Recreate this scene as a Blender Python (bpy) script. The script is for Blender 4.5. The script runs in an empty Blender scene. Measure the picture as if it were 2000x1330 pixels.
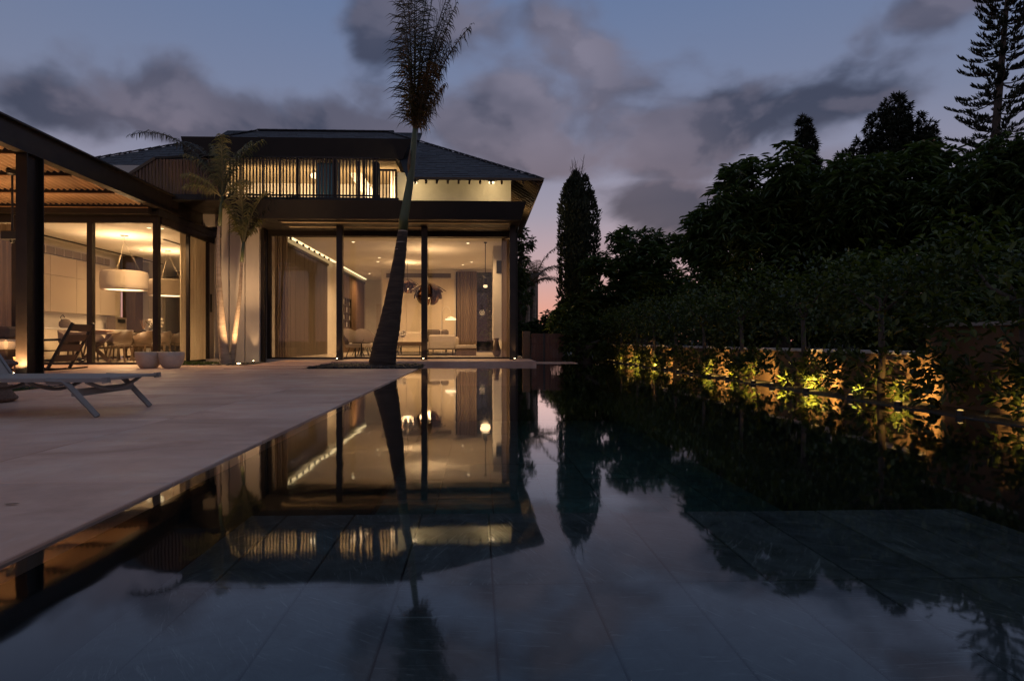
import bpy, math, random
import numpy as np
from mathutils import Vector, Matrix

# ------------------------------------------------------------------ camera, sky, sun, exposure
S = bpy.context.scene
COL = S.collection
R = math.radians
EYE = 0.55                       # lens height above the deck (z = 0 is the deck)
YAW = R(2.0)
F = 1200.0                       # focal length in photo pixels (2000 wide)

cam_d = bpy.data.cameras.new('camera'); cam = bpy.data.objects.new('camera', cam_d); COL.objects.link(cam)
cam.location = (0, 0, EYE); cam.rotation_euler = (R(90), 0, -YAW)
cam_d.sensor_width = 36; cam_d.lens = F / 2000 * 36; cam_d.shift_x = 0.0125; cam_d.shift_y = 0.0005
cam_d.clip_start = 0.05; cam_d.clip_end = 3000
S.camera = cam

def ray(px, py):
    u = (px - 975) / F; v = (666 - py) / F
    return Vector((math.sin(YAW) + u * math.cos(YAW), math.cos(YAW) - u * math.sin(YAW), v))

def at(px, py, Y):
    """world point seen at photo pixel (px, py) on the plane y = Y"""
    d = ray(px, py); k = Y / d.y
    return Vector((d.x * k, Y, EYE + d.z * k))

def ax(px, Y): return at(px, 666, Y).x
def az(px, py, Y): return at(px, py, Y).z

S.view_settings.view_transform = 'Standard'; S.view_settings.look = 'None'
S.view_settings.exposure = 0.12; S.view_settings.gamma = 1.0
S.view_settings.use_curve_mapping = False
S.cycles.max_bounces = 6; S.cycles.diffuse_bounces = 3; S.cycles.glossy_bounces = 4; S.cycles.transparent_max_bounces = 12
S.cycles.caustics_reflective = False; S.cycles.caustics_refractive = False

class NT:
    """small node-tree helper"""
    def __init__(s, tree): s.t = tree; s.t.nodes.clear()
    def n(s, typ, **kw):
        nd = s.t.nodes.new(typ)
        for k, v in kw.items():
            if k.startswith('i_'):
                key = k[2:]; key = int(key) if key.isdigit() else key.replace('_', ' ')
                s.put(nd.inputs[key], v)
            else: setattr(nd, k, v)
        return nd
    def put(s, sock, v):
        if isinstance(v, bpy.types.NodeSocket): s.t.links.new(v, sock)
        else: sock.default_value = v
    def m(s, op, a, b=0.0, c=None, clamp=False):
        nd = s.t.nodes.new('ShaderNodeMath'); nd.operation = op; nd.use_clamp = clamp
        s.put(nd.inputs[0], a); s.put(nd.inputs[1], b)
        if c is not None: s.put(nd.inputs[2], c)
        return nd.outputs[0]
    def vm(s, op, a, b=None, scale=None):
        nd = s.t.nodes.new('ShaderNodeVectorMath'); nd.operation = op
        s.put(nd.inputs[0], a)
        if b is not None: s.put(nd.inputs[1], b)
        if scale is not None: s.put(nd.inputs['Scale'], scale)
        return nd.outputs['Value'] if op in ('DISTANCE', 'LENGTH', 'DOT_PRODUCT') else nd.outputs[0]
    def mr(s, v, a, b, c=0.0, d=1.0, typ='SMOOTHSTEP'):
        nd = s.t.nodes.new('ShaderNodeMapRange'); nd.interpolation_type = typ
        for i, q in enumerate((v, a, b, c, d)): s.put(nd.inputs[i], q)
        return nd.outputs[0]
    def mix(s, f, a, b, bt='MIX'):
        nd = s.t.nodes.new('ShaderNodeMix'); nd.data_type = 'RGBA'; nd.blend_type = bt
        s.put(nd.inputs[0], f); s.put(nd.inputs[6], a); s.put(nd.inputs[7], b)
        return nd.outputs[2]
    def ramp(s, f, stops):
        nd = s.t.nodes.new('ShaderNodeValToRGB'); cr = nd.color_ramp
        while len(cr.elements) < len(stops): cr.elements.new(0.5)
        for e, (p, c) in zip(cr.elements, stops): e.position = p; e.color = (*c[:3], 1)
        s.put(nd.inputs[0], f); return nd.outputs[0]
    def noise(s, vec, scale, detail=4, rough=0.55, dist=0.0):
        nd = s.t.nodes.new('ShaderNodeTexNoise')
        s.put(nd.inputs['Vector'], vec); nd.inputs['Scale'].default_value = scale
        nd.inputs['Detail'].default_value = detail; nd.inputs['Roughness'].default_value = rough
        nd.inputs['Distortion'].default_value = dist
        return nd.outputs['Fac']

def srgb(r, g, b):
    f = lambda c: (c / 255 / 12.92) if c <= 10.3 else ((c / 255 + 0.055) / 1.055) ** 2.4
    return (f(r), f(g), f(b), 1)

# dusk sky: weak physical sky, blue to pink gradient and soft cloud banks
SUN_AZ, SUN_EL = R(5.0), R(2.0)          # just set, straight ahead of the lens
world = bpy.data.worlds.new('World'); S.world = world; world.use_nodes = True
w = NT(world.node_tree)
tc = w.n('ShaderNodeTexCoord'); dirv = w.vm('NORMALIZE', tc.outputs['Generated'])
sep = w.n('ShaderNodeSeparateXYZ', i_0=dirv)
el = sep.outputs['Z']
sky = w.n('ShaderNodeTexSky', sky_type='NISHITA', sun_disc=False, sun_elevation=SUN_EL, sun_rotation=SUN_AZ,
          air_density=1.0, dust_density=1.5, ozone_density=3.0)
grad = w.ramp(w.m('MAXIMUM', el, 0.0), [
    (0.0, srgb(222, 150, 128)), (0.05, srgb(205, 148, 138)), (0.11, srgb(184, 154, 158)),
    (0.20, srgb(150, 144, 160)), (0.32, srgb(118, 126, 152)), (0.52, srgb(92, 113, 150)), (1.0, srgb(95, 100, 114))])
sv = Vector((math.sin(SUN_AZ), math.cos(SUN_AZ), 0.0)).normalized()
away = w.mr(w.vm('DOT_PRODUCT', dirv, tuple(sv)), 0.2, 0.97)
grad = w.mix(w.m('MULTIPLY', w.m('SUBTRACT', 1.0, away), 0.45), grad, srgb(99, 104, 117))
# cloud density = fractal noise pushed up inside a few broad banks
stv = w.vm('MULTIPLY', dirv, (1.0, 1.0, 1.5))
n1 = w.noise(w.vm('ADD', stv, (3.1, 0.4, 0.2)), 5.4, 5, 0.46, 0.2)
n2 = w.noise(w.vm('ADD', stv, (3.12, 0.4, 0.24)), 5.4, 5, 0.46, 0.2)
n3 = w.noise(w.vm('ADD', stv, (1.7, 2.4, 5.2)), 3.2, 4, 0.5, 0.2)
banks = [  # photo pixel of the centre, half width, half height (photo px), weight, brightness of the bank
    (140, 245, 150, 80, .95, 0), (330, 215, 130, 80, 1.0, .35), (470, 260, 140, 70, .9, .15), (660, 270, 190, 85, 1.0, .1),
    (745, 110, 90, 170, 1.0, .1), (905, 60, 140, 150, 1.0, .5), (1110, 110, 130, 90, 1.0, .75), (1010, 200, 220, 120, 1.1, .6),
    (1180, 250, 200, 110, 1.0, .45), (1420, 240, 250, 85, 1.3, 0), (1590, 215, 170, 80, 1.2, 0), (1250, 415, 150, 60, 1.2, .1),
    (1330, 300, 220, 60, .9, .15), (1695, 75, 45, 130, .6, .4), (1800, 30, 170, 50, .6, .8), (1650, 300, 170, 60, .8, .7),
    (2300, 200, 300, 120, 1.0, .2), (-350, 260, 260, 110, 1.0, .2), (400, -420, 500, 120, .7, .3), (1500, -380, 450, 130, .7, .3)]
dens = None; lgt = None
for (px, py, hw, hh, wt, br) in banks:
    d = ray(px, py); d.normalize()
    rel = w.vm('SUBTRACT', dirv, tuple(d))
    rt = Vector((d.y, -d.x, 0)).normalized(); up = rt.cross(d).normalized()
    k = (ray(px, py).length)
    a = w.m('DIVIDE', w.vm('DOT_PRODUCT', rel, tuple(rt)), hw / F / k)
    b = w.m('DIVIDE', w.vm('DOT_PRODUCT', rel, tuple(up)), hh / F / k)
    q = w.m('ADD', w.m('MULTIPLY', a, a), w.m('MULTIPLY', b, b))
    g = w.m('MULTIPLY', w.m('POWER', 2.718, w.m('MULTIPLY', q, -0.7)), wt)
    front = w.m('GREATER_THAN', w.vm('DOT_PRODUCT', dirv, tuple(d)), 0.0)
    g = w.m('MULTIPLY', g, front)
    dens = g if dens is None else w.m('MAXIMUM', dens, g)
    if br:
        gb = w.m('MULTIPLY', g, br); lgt = gb if lgt is None else w.m('MAXIMUM', lgt, gb)
cl = w.mr(w.m('ADD', w.m('MULTIPLY', n1, 1.85), w.m('MULTIPLY', dens, 0.62)), 1.15, 1.50)
lit = w.mr(w.m('SUBTRACT', n1, n2), -0.035, 0.05)        # billows turned to the afterglow
cdark = w.mix(w.mr(el, 0.05, 0.45), srgb(64, 65, 79), srgb(57, 63, 83))
clite = w.mix(w.mr(el, 0.05, 0.40), srgb(178, 148, 150), srgb(130, 126, 144))
lf = w.m('ADD', w.m('MULTIPLY', lit, 0.22), w.m('MULTIPLY', lgt, w.mr(n3, 0.38, 0.62, 0.05, 0.85)), clamp=True)
ccol = w.mix(lf, cdark, clite)
ccol = w.mix(w.mr(cl, 0.0, 0.7, 0.30, 0.0), ccol, clite)
fin = w.mix(w.m('MULTIPLY', cl, 0.97), grad, ccol)
bg = w.n('ShaderNodeBackground', i_Color=fin, i_Strength=1.0)
bg2 = w.n('ShaderNodeBackground', i_Color=sky.outputs[0], i_Strength=0.006)
add = w.n('ShaderNodeAddShader'); w.put(add.inputs[0], bg.outputs[0]); w.put(add.inputs[1], bg2.outputs[0])
out = w.n('ShaderNodeOutputWorld'); w.put(out.inputs[0], add.outputs[0])

sun_d = bpy.data.lights.new('sun', 'SUN'); sun_d.energy = 0.02; sun_d.angle = R(15); sun_d.color = (1.0, 0.66, 0.55)
sun = bpy.data.objects.new('sun', sun_d); COL.objects.link(sun)
sun.rotation_euler = (-(R(90) - SUN_EL), 0, -SUN_AZ)
sun.location = (0, 40, 30)

# ------------------------------------------------------------------ helpers
rng = random.Random(7)
ORI = {}
def tag(o, label, cat, group=None):
    o['label'] = label; o['category'] = cat
    if group: o['group'] = group
    return o
def thing(name, label, cat, loc, group=None):
    o = bpy.data.objects.new(name, None); COL.objects.link(o); o.location = loc
    o.empty_display_size = 0.1
    ORI[o] = Vector(loc); return tag(o, label, cat, group)
def link_mesh(me, name, mat, parent=None):
    o = bpy.data.objects.new(name, me); COL.objects.link(o)
    if mat is not None and not me.materials: me.materials.append(mat)
    if parent is not None:
        o.parent = parent; ORI[o] = ORI[parent]
    else: ORI[o] = Vector((0, 0, 0))
    return o

class MB:
    """collects shapes in world coordinates, builds ONE mesh object"""
    def __init__(s): s.v = []; s.f = []
    def poly(s, pts):
        b = len(s.v); s.v += [tuple(p) for p in pts]; s.f.append(tuple(range(b, b + len(pts)))); return s
    def hexa(s, p):      # 8 corners: bottom 4 (ccw from above), top 4
        b = len(s.v); s.v += [tuple(q) for q in p]
        for f in ((3, 2, 1, 0), (4, 5, 6, 7), (0, 1, 5, 4), (1, 2, 6, 5), (2, 3, 7, 6), (3, 0, 4, 7)):
            s.f.append(tuple(b + i for i in f))
        return s
    def box(s, x0, x1, y0, y1, z0, z1):
        return s.hexa([(x0, y0, z0), (x1, y0, z0), (x1, y1, z0), (x0, y1, z0), (x0, y0, z1), (x1, y0, z1), (x1, y1, z1), (x0, y1, z1)])
    def bbox(s, x0, x1, y0, y1, z0, z1, b=0.01):
        """box with chamfered edges"""
        b = min(b, (x1 - x0) * .45, (y1 - y0) * .45, (z1 - z0) * .45)
        base = len(s.v); idx = {}
        for ix, (X, sx) in enumerate(((x0, 1), (x1, -1))):
            for iy, (Y, sy) in enumerate(((y0, 1), (y1, -1))):
                for iz, (Z, sz) in enumerate(((z0, 1), (z1, -1))):
                    for a in range(3):
                        p = [X + sx * b, Y + sy * b, Z + sz * b]; p[a] = (X, Y, Z)[a]
                        idx[ix, iy, iz, a] = len(s.v); s.v.append(tuple(p))
        def q(*k): s.f.append(tuple(idx[i] for i in k))
        for a in range(3):
            u, v = (a + 1) % 3, (a + 2) % 3
            for e in (0, 1):
                c = []
                for (i, j) in ((0, 0), (1, 0), (1, 1), (0, 1)):
                    k = [0, 0, 0]; k[a] = e; k[u] = i; k[v] = j; c.append((*k, a))
                q(*(c if e else c[::-1]))
        for a in range(3):
            u, v = (a + 1) % 3, (a + 2) % 3
            for i in (0, 1):
                for j in (0, 1):
                    k0 = [0, 0, 0]; k0[u] = i; k0[v] = j; k1 = list(k0); k1[a] = 1
                    c = [(*k0, u), (*k1, u), (*k1, v), (*k0, v)]
                    q(*(c if i == j else c[::-1]))
        for ix in (0, 1):
            for iy in (0, 1):
                for iz in (0, 1):
                    c = [(ix, iy, iz, 0), (ix, iy, iz, 1), (ix, iy, iz, 2)]
                    q(*(c if (ix + iy + iz) % 2 else c[::-1]))
        return s
    def bar(s, a, b, w, h, up=(0, 0, 1)):
        a = Vector(a); b = Vector(b); d = (b - a).normalized(); u = Vector(up)
        r = d.cross(u)
        if r.length < 1e-4: r = d.cross(Vector((1, 0, 0)))
        r.normalize(); u = r.cross(d).normalized()
        r *= w / 2; u *= h / 2
        return s.hexa([a - r - u, a + r - u, b + r - u, b - r - u, a - r + u, a + r + u, b + r + u, b - r + u])
    def tube(s, pts, rad, n=8, caps=True, squash=None):
        pts = [Vector(p) for p in pts]; b = len(s.v)
        if not isinstance(rad, (list, tuple)): rad = [rad] * len(pts)
        ref = Vector((0, 0, 1)) if abs((pts[-1] - pts[0]).normalized().z) < 0.9 else Vector((1, 0, 0))
        for i, p in enumerate(pts):
            t = (pts[min(i + 1, len(pts) - 1)] - pts[max(i - 1, 0)]).normalized()
            r = t.cross(ref).normalized(); u = r.cross(t).normalized()
            for k in range(n):
                a = 2 * math.pi * k / n
                s.v.append(tuple(p + (r * math.cos(a) + u * math.sin(a)) * rad[i]))
        for i in range(len(pts) - 1):
            for k in range(n):
                k2 = (k + 1) % n
                s.f.append((b + i * n + k, b + i * n + k2, b + (i + 1) * n + k2, b + (i + 1) * n + k))
        if caps:
            s.f.append(tuple(b + k for k in range(n))[::-1]); e = b + (len(pts) - 1) * n
            s.f.append(tuple(e + k for k in range(n)))
        return s
    def lathe(s, prof, c, n=24, caps=False):
        b = len(s.v); c = Vector(c)
        for (r, z) in prof:
            for k in range(n):
                a = 2 * math.pi * k / n; s.v.append((c.x + r * math.cos(a), c.y + r * math.sin(a), c.z + z))
        for i in range(len(prof) - 1):
            for k in range(n):
                k2 = (k + 1) % n
                s.f.append((b + i * n + k, b + i * n + k2, b + (i + 1) * n + k2, b + (i + 1) * n + k))
        if caps:
            s.f.append(tuple(b + k for k in range(n))[::-1]); e = b + (len(prof) - 1) * n
            s.f.append(tuple(e + k for k in range(n)))
        return s
    def build(s, name, mat, parent=None, smooth=False):
        o0 = ORI[parent] if parent is not None else Vector((0, 0, 0))
        if parent is None and s.v:
            # origin at the base centre
            a = np.array(s.v); mn = a.min(0); mx = a.max(0)
            o0 = Vector(((mn[0] + mx[0]) / 2, (mn[1] + mx[1]) / 2, mn[2]))
        me = bpy.data.meshes.new(name)
        me.from_pydata([(v[0] - o0.x, v[1] - o0.y, v[2] - o0.z) for v in s.v], [], s.f)
        if smooth:
            for p in me.polygons: p.use_smooth = True
        o = link_mesh(me, name, mat, parent)
        if parent is None: o.location = o0; ORI[o] = o0
        return o

def structure(o): o['kind'] = 'structure'; return o
def stuff(o): o['kind'] = 'stuff'; return o
def copy_tree(o, parent=None, delta=None):
    c = o.copy(); COL.objects.link(c); c.parent = parent
    if parent is None and delta is not None: c.location = Vector(o.location) + Vector(delta)
    ORI[c] = (ORI[o] + Vector(delta)) if delta is not None else ORI[o]
    for ch in [x for x in bpy.data.objects if x.parent == o]:
        copy_tree(ch, c)
    return c

def lamp(name, typ, loc, energy, color, parent=None, target=None, size=0.05, spot=90, blend=0.6):
    d = bpy.data.lights.new(name, typ); d.energy = energy; d.color = color
    if typ in ('POINT', 'SPOT'): d.shadow_soft_size = size
    if typ == 'SPOT': d.spot_size = R(spot); d.spot_blend = blend
    o = bpy.data.objects.new(name, d); COL.objects.link(o)
    loc = Vector(loc)
    if parent is not None: o.parent = parent; o.location = loc - ORI[parent]
    else: o.location = loc
    if target is not None:
        o.rotation_euler = (Vector(target) - loc).to_track_quat('-Z', 'Y').to_euler()
    return o
WARM = (1.0, 0.60, 0.285); WARM2 = (1.0, 0.56, 0.24); AMBER = (1.0, 0.58, 0.15)

# ------------------------------------------------------------------ materials
def mat(name, col, rough=0.6, var=0.15, scale=6.0, bump=0.0, metal=0.0, stretch=(1, 1, 1), detail=5, bscale=None,
        rnd=0.0, rvar=0.0, spec=0.5, hue=None, world=False):
    m = bpy.data.materials.new(name); m.use_nodes = True; t = NT(m.node_tree)
    tc = t.n('ShaderNodeTexCoord')
    if world: src = t.n('ShaderNodeNewGeometry').outputs['Position']
    else: src = tc.outputs['Object']
    v = t.vm('MULTIPLY', src, stretch)
    n = t.noise(v, scale, detail, 0.6, 0.2)
    c = col[:3]; c2 = hue[:3] if hue else c
    lo = tuple(max(0, q * (1 - var)) for q in c); hi = tuple(min(1, q * (1 + var)) for q in c2)
    cc = t.ramp(n, [(0.25, lo), (0.75, hi)])
    if rnd:
        oi = t.n('ShaderNodeObjectInfo')
        cc = t.mix(1.0, cc, t.ramp(oi.outputs['Random'], [(0, (1 - rnd,) * 3), (1, (1 + rnd * .0,) * 3)]), 'MULTIPLY')
    b = t.n('ShaderNodeBsdfPrincipled', i_Base_Color=cc, i_Metallic=metal)
    b.inputs['Specular IOR Level'].default_value = spec
    if rvar: t.put(b.inputs['Roughness'], t.mr(t.noise(v, scale * 1.7, 3), 0.3, 0.7, rough - rvar, rough + rvar, 'LINEAR'))
    else: b.inputs['Roughness'].default_value = rough
    if bump:
        bn = t.n('ShaderNodeBump', i_Strength=bump, i_Distance=0.01)
        t.put(bn.inputs['Height'], t.noise(v, bscale or scale * 4, 4)); t.put(b.inputs['Normal'], bn.outputs[0])
    o = t.n('ShaderNodeOutputMaterial'); t.put(o.inputs[0], b.outputs[0])
    return m
def emit(name, col, strength):
    m = bpy.data.materials.new(name); m.use_nodes = True; t = NT(m.node_tree)
    e = t.n('ShaderNodeEmission', i_Color=(*col[:3], 1), i_Strength=strength)
    o = t.n('ShaderNodeOutputMaterial'); t.put(o.inputs[0], e.outputs[0]); return m
def leaf_mat(name, c1, c2, gloss=0.35, trans=0.25):
    m = bpy.data.materials.new(name); m.use_nodes = True; t = NT(m.node_tree)
    g = t.n('ShaderNodeNewGeometry')
    cc = t.ramp(g.outputs['Random Per Island'], [(0.0, c1), (1.0, c2)])
    b = t.n('ShaderNodeBsdfPrincipled', i_Base_Color=cc, i_Roughness=gloss)
    tr = t.n('ShaderNodeBsdfTranslucent', i_Color=t.mix(1.0, cc, (1.3, 1.4, 0.6, 1), 'MULTIPLY'))
    mx = t.n('ShaderNodeMixShader', i_0=trans); t.put(mx.inputs[1], b.outputs[0]); t.put(mx.inputs[2], tr.outputs[0])
    o = t.n('ShaderNodeOutputMaterial'); t.put(o.inputs[0], mx.outputs[0]); return m
def cloth_mat(name, col, trans=.45):
    m = bpy.data.materials.new(name); m.use_nodes = True; t = NT(m.node_tree)
    tc = t.n('ShaderNodeTexCoord'); n = t.noise(t.vm('MULTIPLY', tc.outputs['Object'], (30, 30, 1.2)), 1.0, 4)
    c = t.ramp(n, [(.3, tuple(q * .85 for q in col)), (.7, tuple(q * 1.1 for q in col))])
    b = t.n('ShaderNodeBsdfDiffuse', i_Color=c); tr = t.n('ShaderNodeBsdfTranslucent', i_Color=c)
    mx = t.n('ShaderNodeMixShader', i_0=trans); t.put(mx.inputs[1], b.outputs[0]); t.put(mx.inputs[2], tr.outputs[0])
    o = t.n('ShaderNodeOutputMaterial'); t.put(o.inputs[0], mx.outputs[0]); return m
def glass_mat(name, ior=1.5, tint=(0.96, 0.97, 0.96), rough=0.0):
    m = bpy.data.materials.new(name); m.use_nodes = True; t = NT(m.node_tree)
    bf = t.n('ShaderNodeNewGeometry').outputs['Backfacing']
    fr = t.n('ShaderNodeFresnel', i_IOR=t.mr(bf, 0.0, 1.0, ior, 1.0 / ior, 'LINEAR'))
    a = t.n('ShaderNodeBsdfTransparent', i_Color=(*tint, 1)); g = t.n('ShaderNodeBsdfGlossy', i_Roughness=rough)
    mx = t.n('ShaderNodeMixShader'); t.put(mx.inputs[0], fr.outputs[0]); t.put(mx.inputs[1], a.outputs[0]); t.put(mx.inputs[2], g.outputs[0])
    o = t.n('ShaderNodeOutputMaterial'); t.put(o.inputs[0], mx.outputs[0]); return m
def water_mat():
    m = bpy.data.materials.new('still_water'); m.use_nodes = True; t = NT(m.node_tree)
    geo = t.n('ShaderNodeNewGeometry')
    v = t.vm('MULTIPLY', geo.outputs['Position'], (1.0, 0.55, 1.0))
    n = t.noise(v, 2.2, 3, 0.5)
    bn = t.n('ShaderNodeBump', i_Strength=0.07, i_Distance=0.02, i_Height=n)
    fr = t.n('ShaderNodeFresnel', i_IOR=1.33)
    rf_ = t.m('MINIMUM', t.m('MULTIPLY', fr.outputs[0], 1.45), 0.97)
    tr = t.n('ShaderNodeBsdfTransparent', i_Color=(0.84, 0.89, 0.87, 1))
    g = t.n('ShaderNodeBsdfGlossy', i_Roughness=0.035, i_Color=(0.96, 0.98, 1, 1)); t.put(g.inputs['Normal'], bn.outputs[0])
    mx = t.n('ShaderNodeMixShader'); t.put(mx.inputs[0], rf_); t.put(mx.inputs[1], tr.outputs[0]); t.put(mx.inputs[2], g.outputs[0])
    o = t.n('ShaderNodeOutputMaterial'); t.put(o.inputs[0], mx.outputs[0]); return m
def slate_mat(name, base, vein, rough=0.5):
    m = bpy.data.materials.new(name); m.use_nodes = True; t = NT(m.node_tree)
    tc = t.n('ShaderNodeTexCoord'); oi = t.n('ShaderNodeObjectInfo')
    off = t.vm('SCALE', (7.0, 3.0, 5.0), scale=t.m('MULTIPLY', oi.outputs['Random'], 9.0))
    ang = t.n('ShaderNodeVectorRotate', rotation_type='Z_AXIS', i_Vector=tc.outputs['Object'])
    t.put(ang.inputs['Angle'], t.m('MULTIPLY', oi.outputs['Random'], 2.6))
    p = t.vm('ADD', ang.outputs[0], off)
    n1 = t.noise(p, 4.0, 8, 0.7, 1.0)
    n2 = t.noise(t.vm('MULTIPLY', p, (3.0, 26.0, 3.0)), 1.6, 5, 0.65, 1.2)
    c = t.ramp(n1, [(0.32, tuple(q * .35 for q in base[:3])), (0.68, tuple(q * 1.6 for q in base[:3]))])
    c = t.mix(t.mr(n2, 0.555, 0.74), c, vein)
    c = t.mix(1.0, c, t.ramp(oi.outputs['Random'], [(0, (.7, .72, .75)), (1, (1.15, 1.12, 1.1))]), 'MULTIPLY')
    b = t.n('ShaderNodeBsdfPrincipled', i_Base_Color=c, i_Roughness=rough)
    bn = t.n('ShaderNodeBump', i_Strength=0.25, i_Distance=0.01, i_Height=n2); t.put(b.inputs['Normal'], bn.outputs[0])
    o = t.n('ShaderNodeOutputMaterial'); t.put(o.inputs[0], b.outputs[0]); return m

M = {}
M['soil'] = mat('garden_soil', (.035, .035, .02), .9, .5, 3, .6, world=True)
def paving_mat():
    m = bpy.data.materials.new('porcelain_paving'); m.use_nodes = True; t = NT(m.node_tree)
    pos = t.n('ShaderNodeNewGeometry').outputs['Position']; oi = t.n('ShaderNodeObjectInfo')
    off = t.vm('SCALE', (3.0, 7.0, 1.0), scale=t.m('MULTIPLY', oi.outputs['Random'], 4.0))
    p = t.vm('ADD', pos, off)
    n1 = t.noise(t.vm('MULTIPLY', p, (.8, 1.3, 1)), 1.6, 9, .62, .6)
    n2 = t.noise(p, 7.0, 6, .7, .4); n3 = t.noise(t.vm('MULTIPLY', p, (2.0, .6, 1)), 2.6, 5, .6, 1.5)
    c = t.ramp(n1, [(.28, (.66, .38, .265)), (.5, (.82, .52, .385)), (.72, (.90, .67, .54))])
    c = t.mix(t.mr(n2, .45, .75, 0, .30), c, (.52, .32, .235, 1)); c = t.mix(t.mr(n3, .58, .72, 0, .45), c, (.80, .66, .58, 1))
    c = t.mix(1.0, c, t.ramp(oi.outputs['Random'], [(0, (.86, .84, .83)), (1, (1, 1, 1))]), 'MULTIPLY')
    b = t.n('ShaderNodeBsdfPrincipled', i_Base_Color=c); t.put(b.inputs['Roughness'], t.mr(n1, .3, .7, .62, .36, 'LINEAR'))
    bn = t.n('ShaderNodeBump', i_Strength=.12, i_Distance=.01, i_Height=n2); t.put(b.inputs['Normal'], bn.outputs[0])
    o = t.n('ShaderNodeOutputMaterial'); t.put(o.inputs[0], b.outputs[0]); return m
M['deck'] = paving_mat()
M['slate'] = slate_mat('pool_slate', (.105, .125, .138), (.36, .39, .41, 1))
M['slate_deep'] = slate_mat('deep_pool_slate', (.04, .11, .11), (.07, .16, .16, 1))
M['poolwall'] = mat('pool_side_tile', (.02, .03, .033), .5, .3, 4)
M['water'] = water_mat()
M['steel'] = mat('bronze_painted_steel', (.022, .016, .012), .42, .3, 3, .03, metal=.3, rvar=.08)
M['steel2'] = mat('dark_steel_fascia', (.015, .012, .010), .5, .3, 2, .04, metal=.2, rvar=.1)
M['plaster'] = mat('warm_white_plaster', (.62, .58, .52), .75, .06, 3, .08)
M['plaster_y'] = mat('cream_render', (.50, .46, .36), .85, .08, 4, .15)
M['stone_lt'] = mat('limestone_panel', (.50, .45, .40), .6, .12, 3, .08, stretch=(1, 1, .4))
M['ceil'] = mat('ceiling_white', (.75, .72, .67), .8, .03, 2)
M['floor_in'] = mat('polished_stone_floor', (.55, .48, .40), .22, .08, 1.5)
M['roof'] = mat('roof_slate', (.055, .060, .072), .7, .45, 9, .5, stretch=(1, 1, 3))
M['soffit'] = mat('soffit_board', (.42, .34, .22), .7, .12, 6, stretch=(6, 1, 1))
M['rafter'] = mat('rafter_timber', (.10, .065, .035), .6, .3, 8, stretch=(1, 6, 6))
M['slatwood'] = mat('stained_slat', (.14, .075, .045), .55, .35, 5, .1, stretch=(6, 6, .6), rnd=.25)
M['slatdark'] = mat('dark_baluster', (.05, .028, .02), .5, .3, 5, rnd=.2)
M['corr'] = mat('rust_corrugated_sheet', (.50, .33, .20), .6, .28, 2.0, .15, stretch=(1, .5, 1), rnd=.1)
M['batten'] = mat('pale_batten', (.30, .17, .09), .6, .2, 4)
M['panelwood'] = mat('smoked_oak_board', (.065, .042, .028), .5, .35, 3, .12, stretch=(5, 5, .7), rnd=.22)
M['panelwood2'] = mat('brown_oak_board', (.15, .085, .05), .5, .4, 3, .12, stretch=(5, 5, .7), rnd=.3)
M['tablewood'] = mat('dark_table_oak', (.12, .075, .045), .4, .3, 4, stretch=(6, .8, 1))
M['chairsh'] = mat('taupe_chair_shell', (.085, .055, .038), .5, .15, 8)
M['cabinet'] = mat('cream_lacquer', (.66, .57, .45), .4, .03, 2, rnd=.05)
M['grille'] = mat('vent_grille', (.28, .23, .17), .6, .1, 20)
M['fabric_l'] = mat('oat_upholstery', (.52, .45, .38), .9, .12, 30, .2)
M['fabric_m'] = mat('taupe_upholstery', (.16, .125, .10), .9, .15, 30, .2)
M['curtain'] = cloth_mat('sheer_taupe_curtain', (.30, .225, .17))
M['curtain_l'] = cloth_mat('linen_curtain', (.50, .43, .33), .5)
M['sling'] = mat('grey_sling_fabric', (.36, .315, .28), .8, .06, 60, .15)
M['alu'] = mat('charcoal_aluminium', (.27, .25, .235), .45, .15, 6, metal=.2)
M['wicker'] = mat('wicker_weave', (.20, .12, .08), .7, .5, 60, .8, stretch=(1, 1, 1.5))
M['ceramic'] = mat('glazed_stoneware', (.52, .43, .34), .45, .12, 5, .1, hue=(.6, .52, .43))
M['copper'] = mat('dark_copper_petal', (.06, .028, .016), .25, .1, 3, metal=1.0)
M['copper_in'] = mat('bright_petal_edge', (.80, .55, .36), .35, .08, 3, metal=.4)
M['black'] = mat('black_metal', (.012, .012, .012), .45, .2, 6)
M['white'] = mat('white_lacquer', (.75, .72, .68), .4, .04, 4)
M['drum'] = mat('woven_drum_shade', (.50, .43, .35), .9, .08, 50, .1)
M['petalw'] = mat('white_blossom', (.75, .70, .62), .7, .1, 8)
M['rug'] = mat('dark_rug', (.09, .075, .065), .95, .3, 15, .3)
M['trunk'] = mat('palm_bark', (.36, .28, .21), .8, .4, 5, .5, stretch=(1, 1, 3.5))
M['trunk_big'] = mat('big_palm_bark', (.06, .042, .03), .85, .6, 5, 1.0, stretch=(.5, .5, 5), bscale=7)
M['shaft'] = mat('green_crownshaft', (.075, .095, .04), .45, .3, 4, stretch=(2, 2, .4))
M['bark'] = mat('tree_bark', (.08, .06, .045), .9, .4, 8, .6)
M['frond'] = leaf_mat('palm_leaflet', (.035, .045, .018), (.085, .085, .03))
M['frond_uplit'] = leaf_mat('uplit_palm_leaflet', (.10, .11, .05), (.22, .19, .10), .5, .35)  # paler leaflet colour carries the uplight on the twin palms
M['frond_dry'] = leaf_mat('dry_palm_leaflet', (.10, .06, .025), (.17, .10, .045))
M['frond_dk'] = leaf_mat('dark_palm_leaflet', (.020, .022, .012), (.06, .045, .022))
M['leaf'] = leaf_mat('broad_leaf', (.028, .055, .016), (.10, .14, .045), .4)
M['hedge'] = leaf_mat('hedge_leaf', (.012, .026, .006), (.105, .13, .025), .5, .3)
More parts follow.
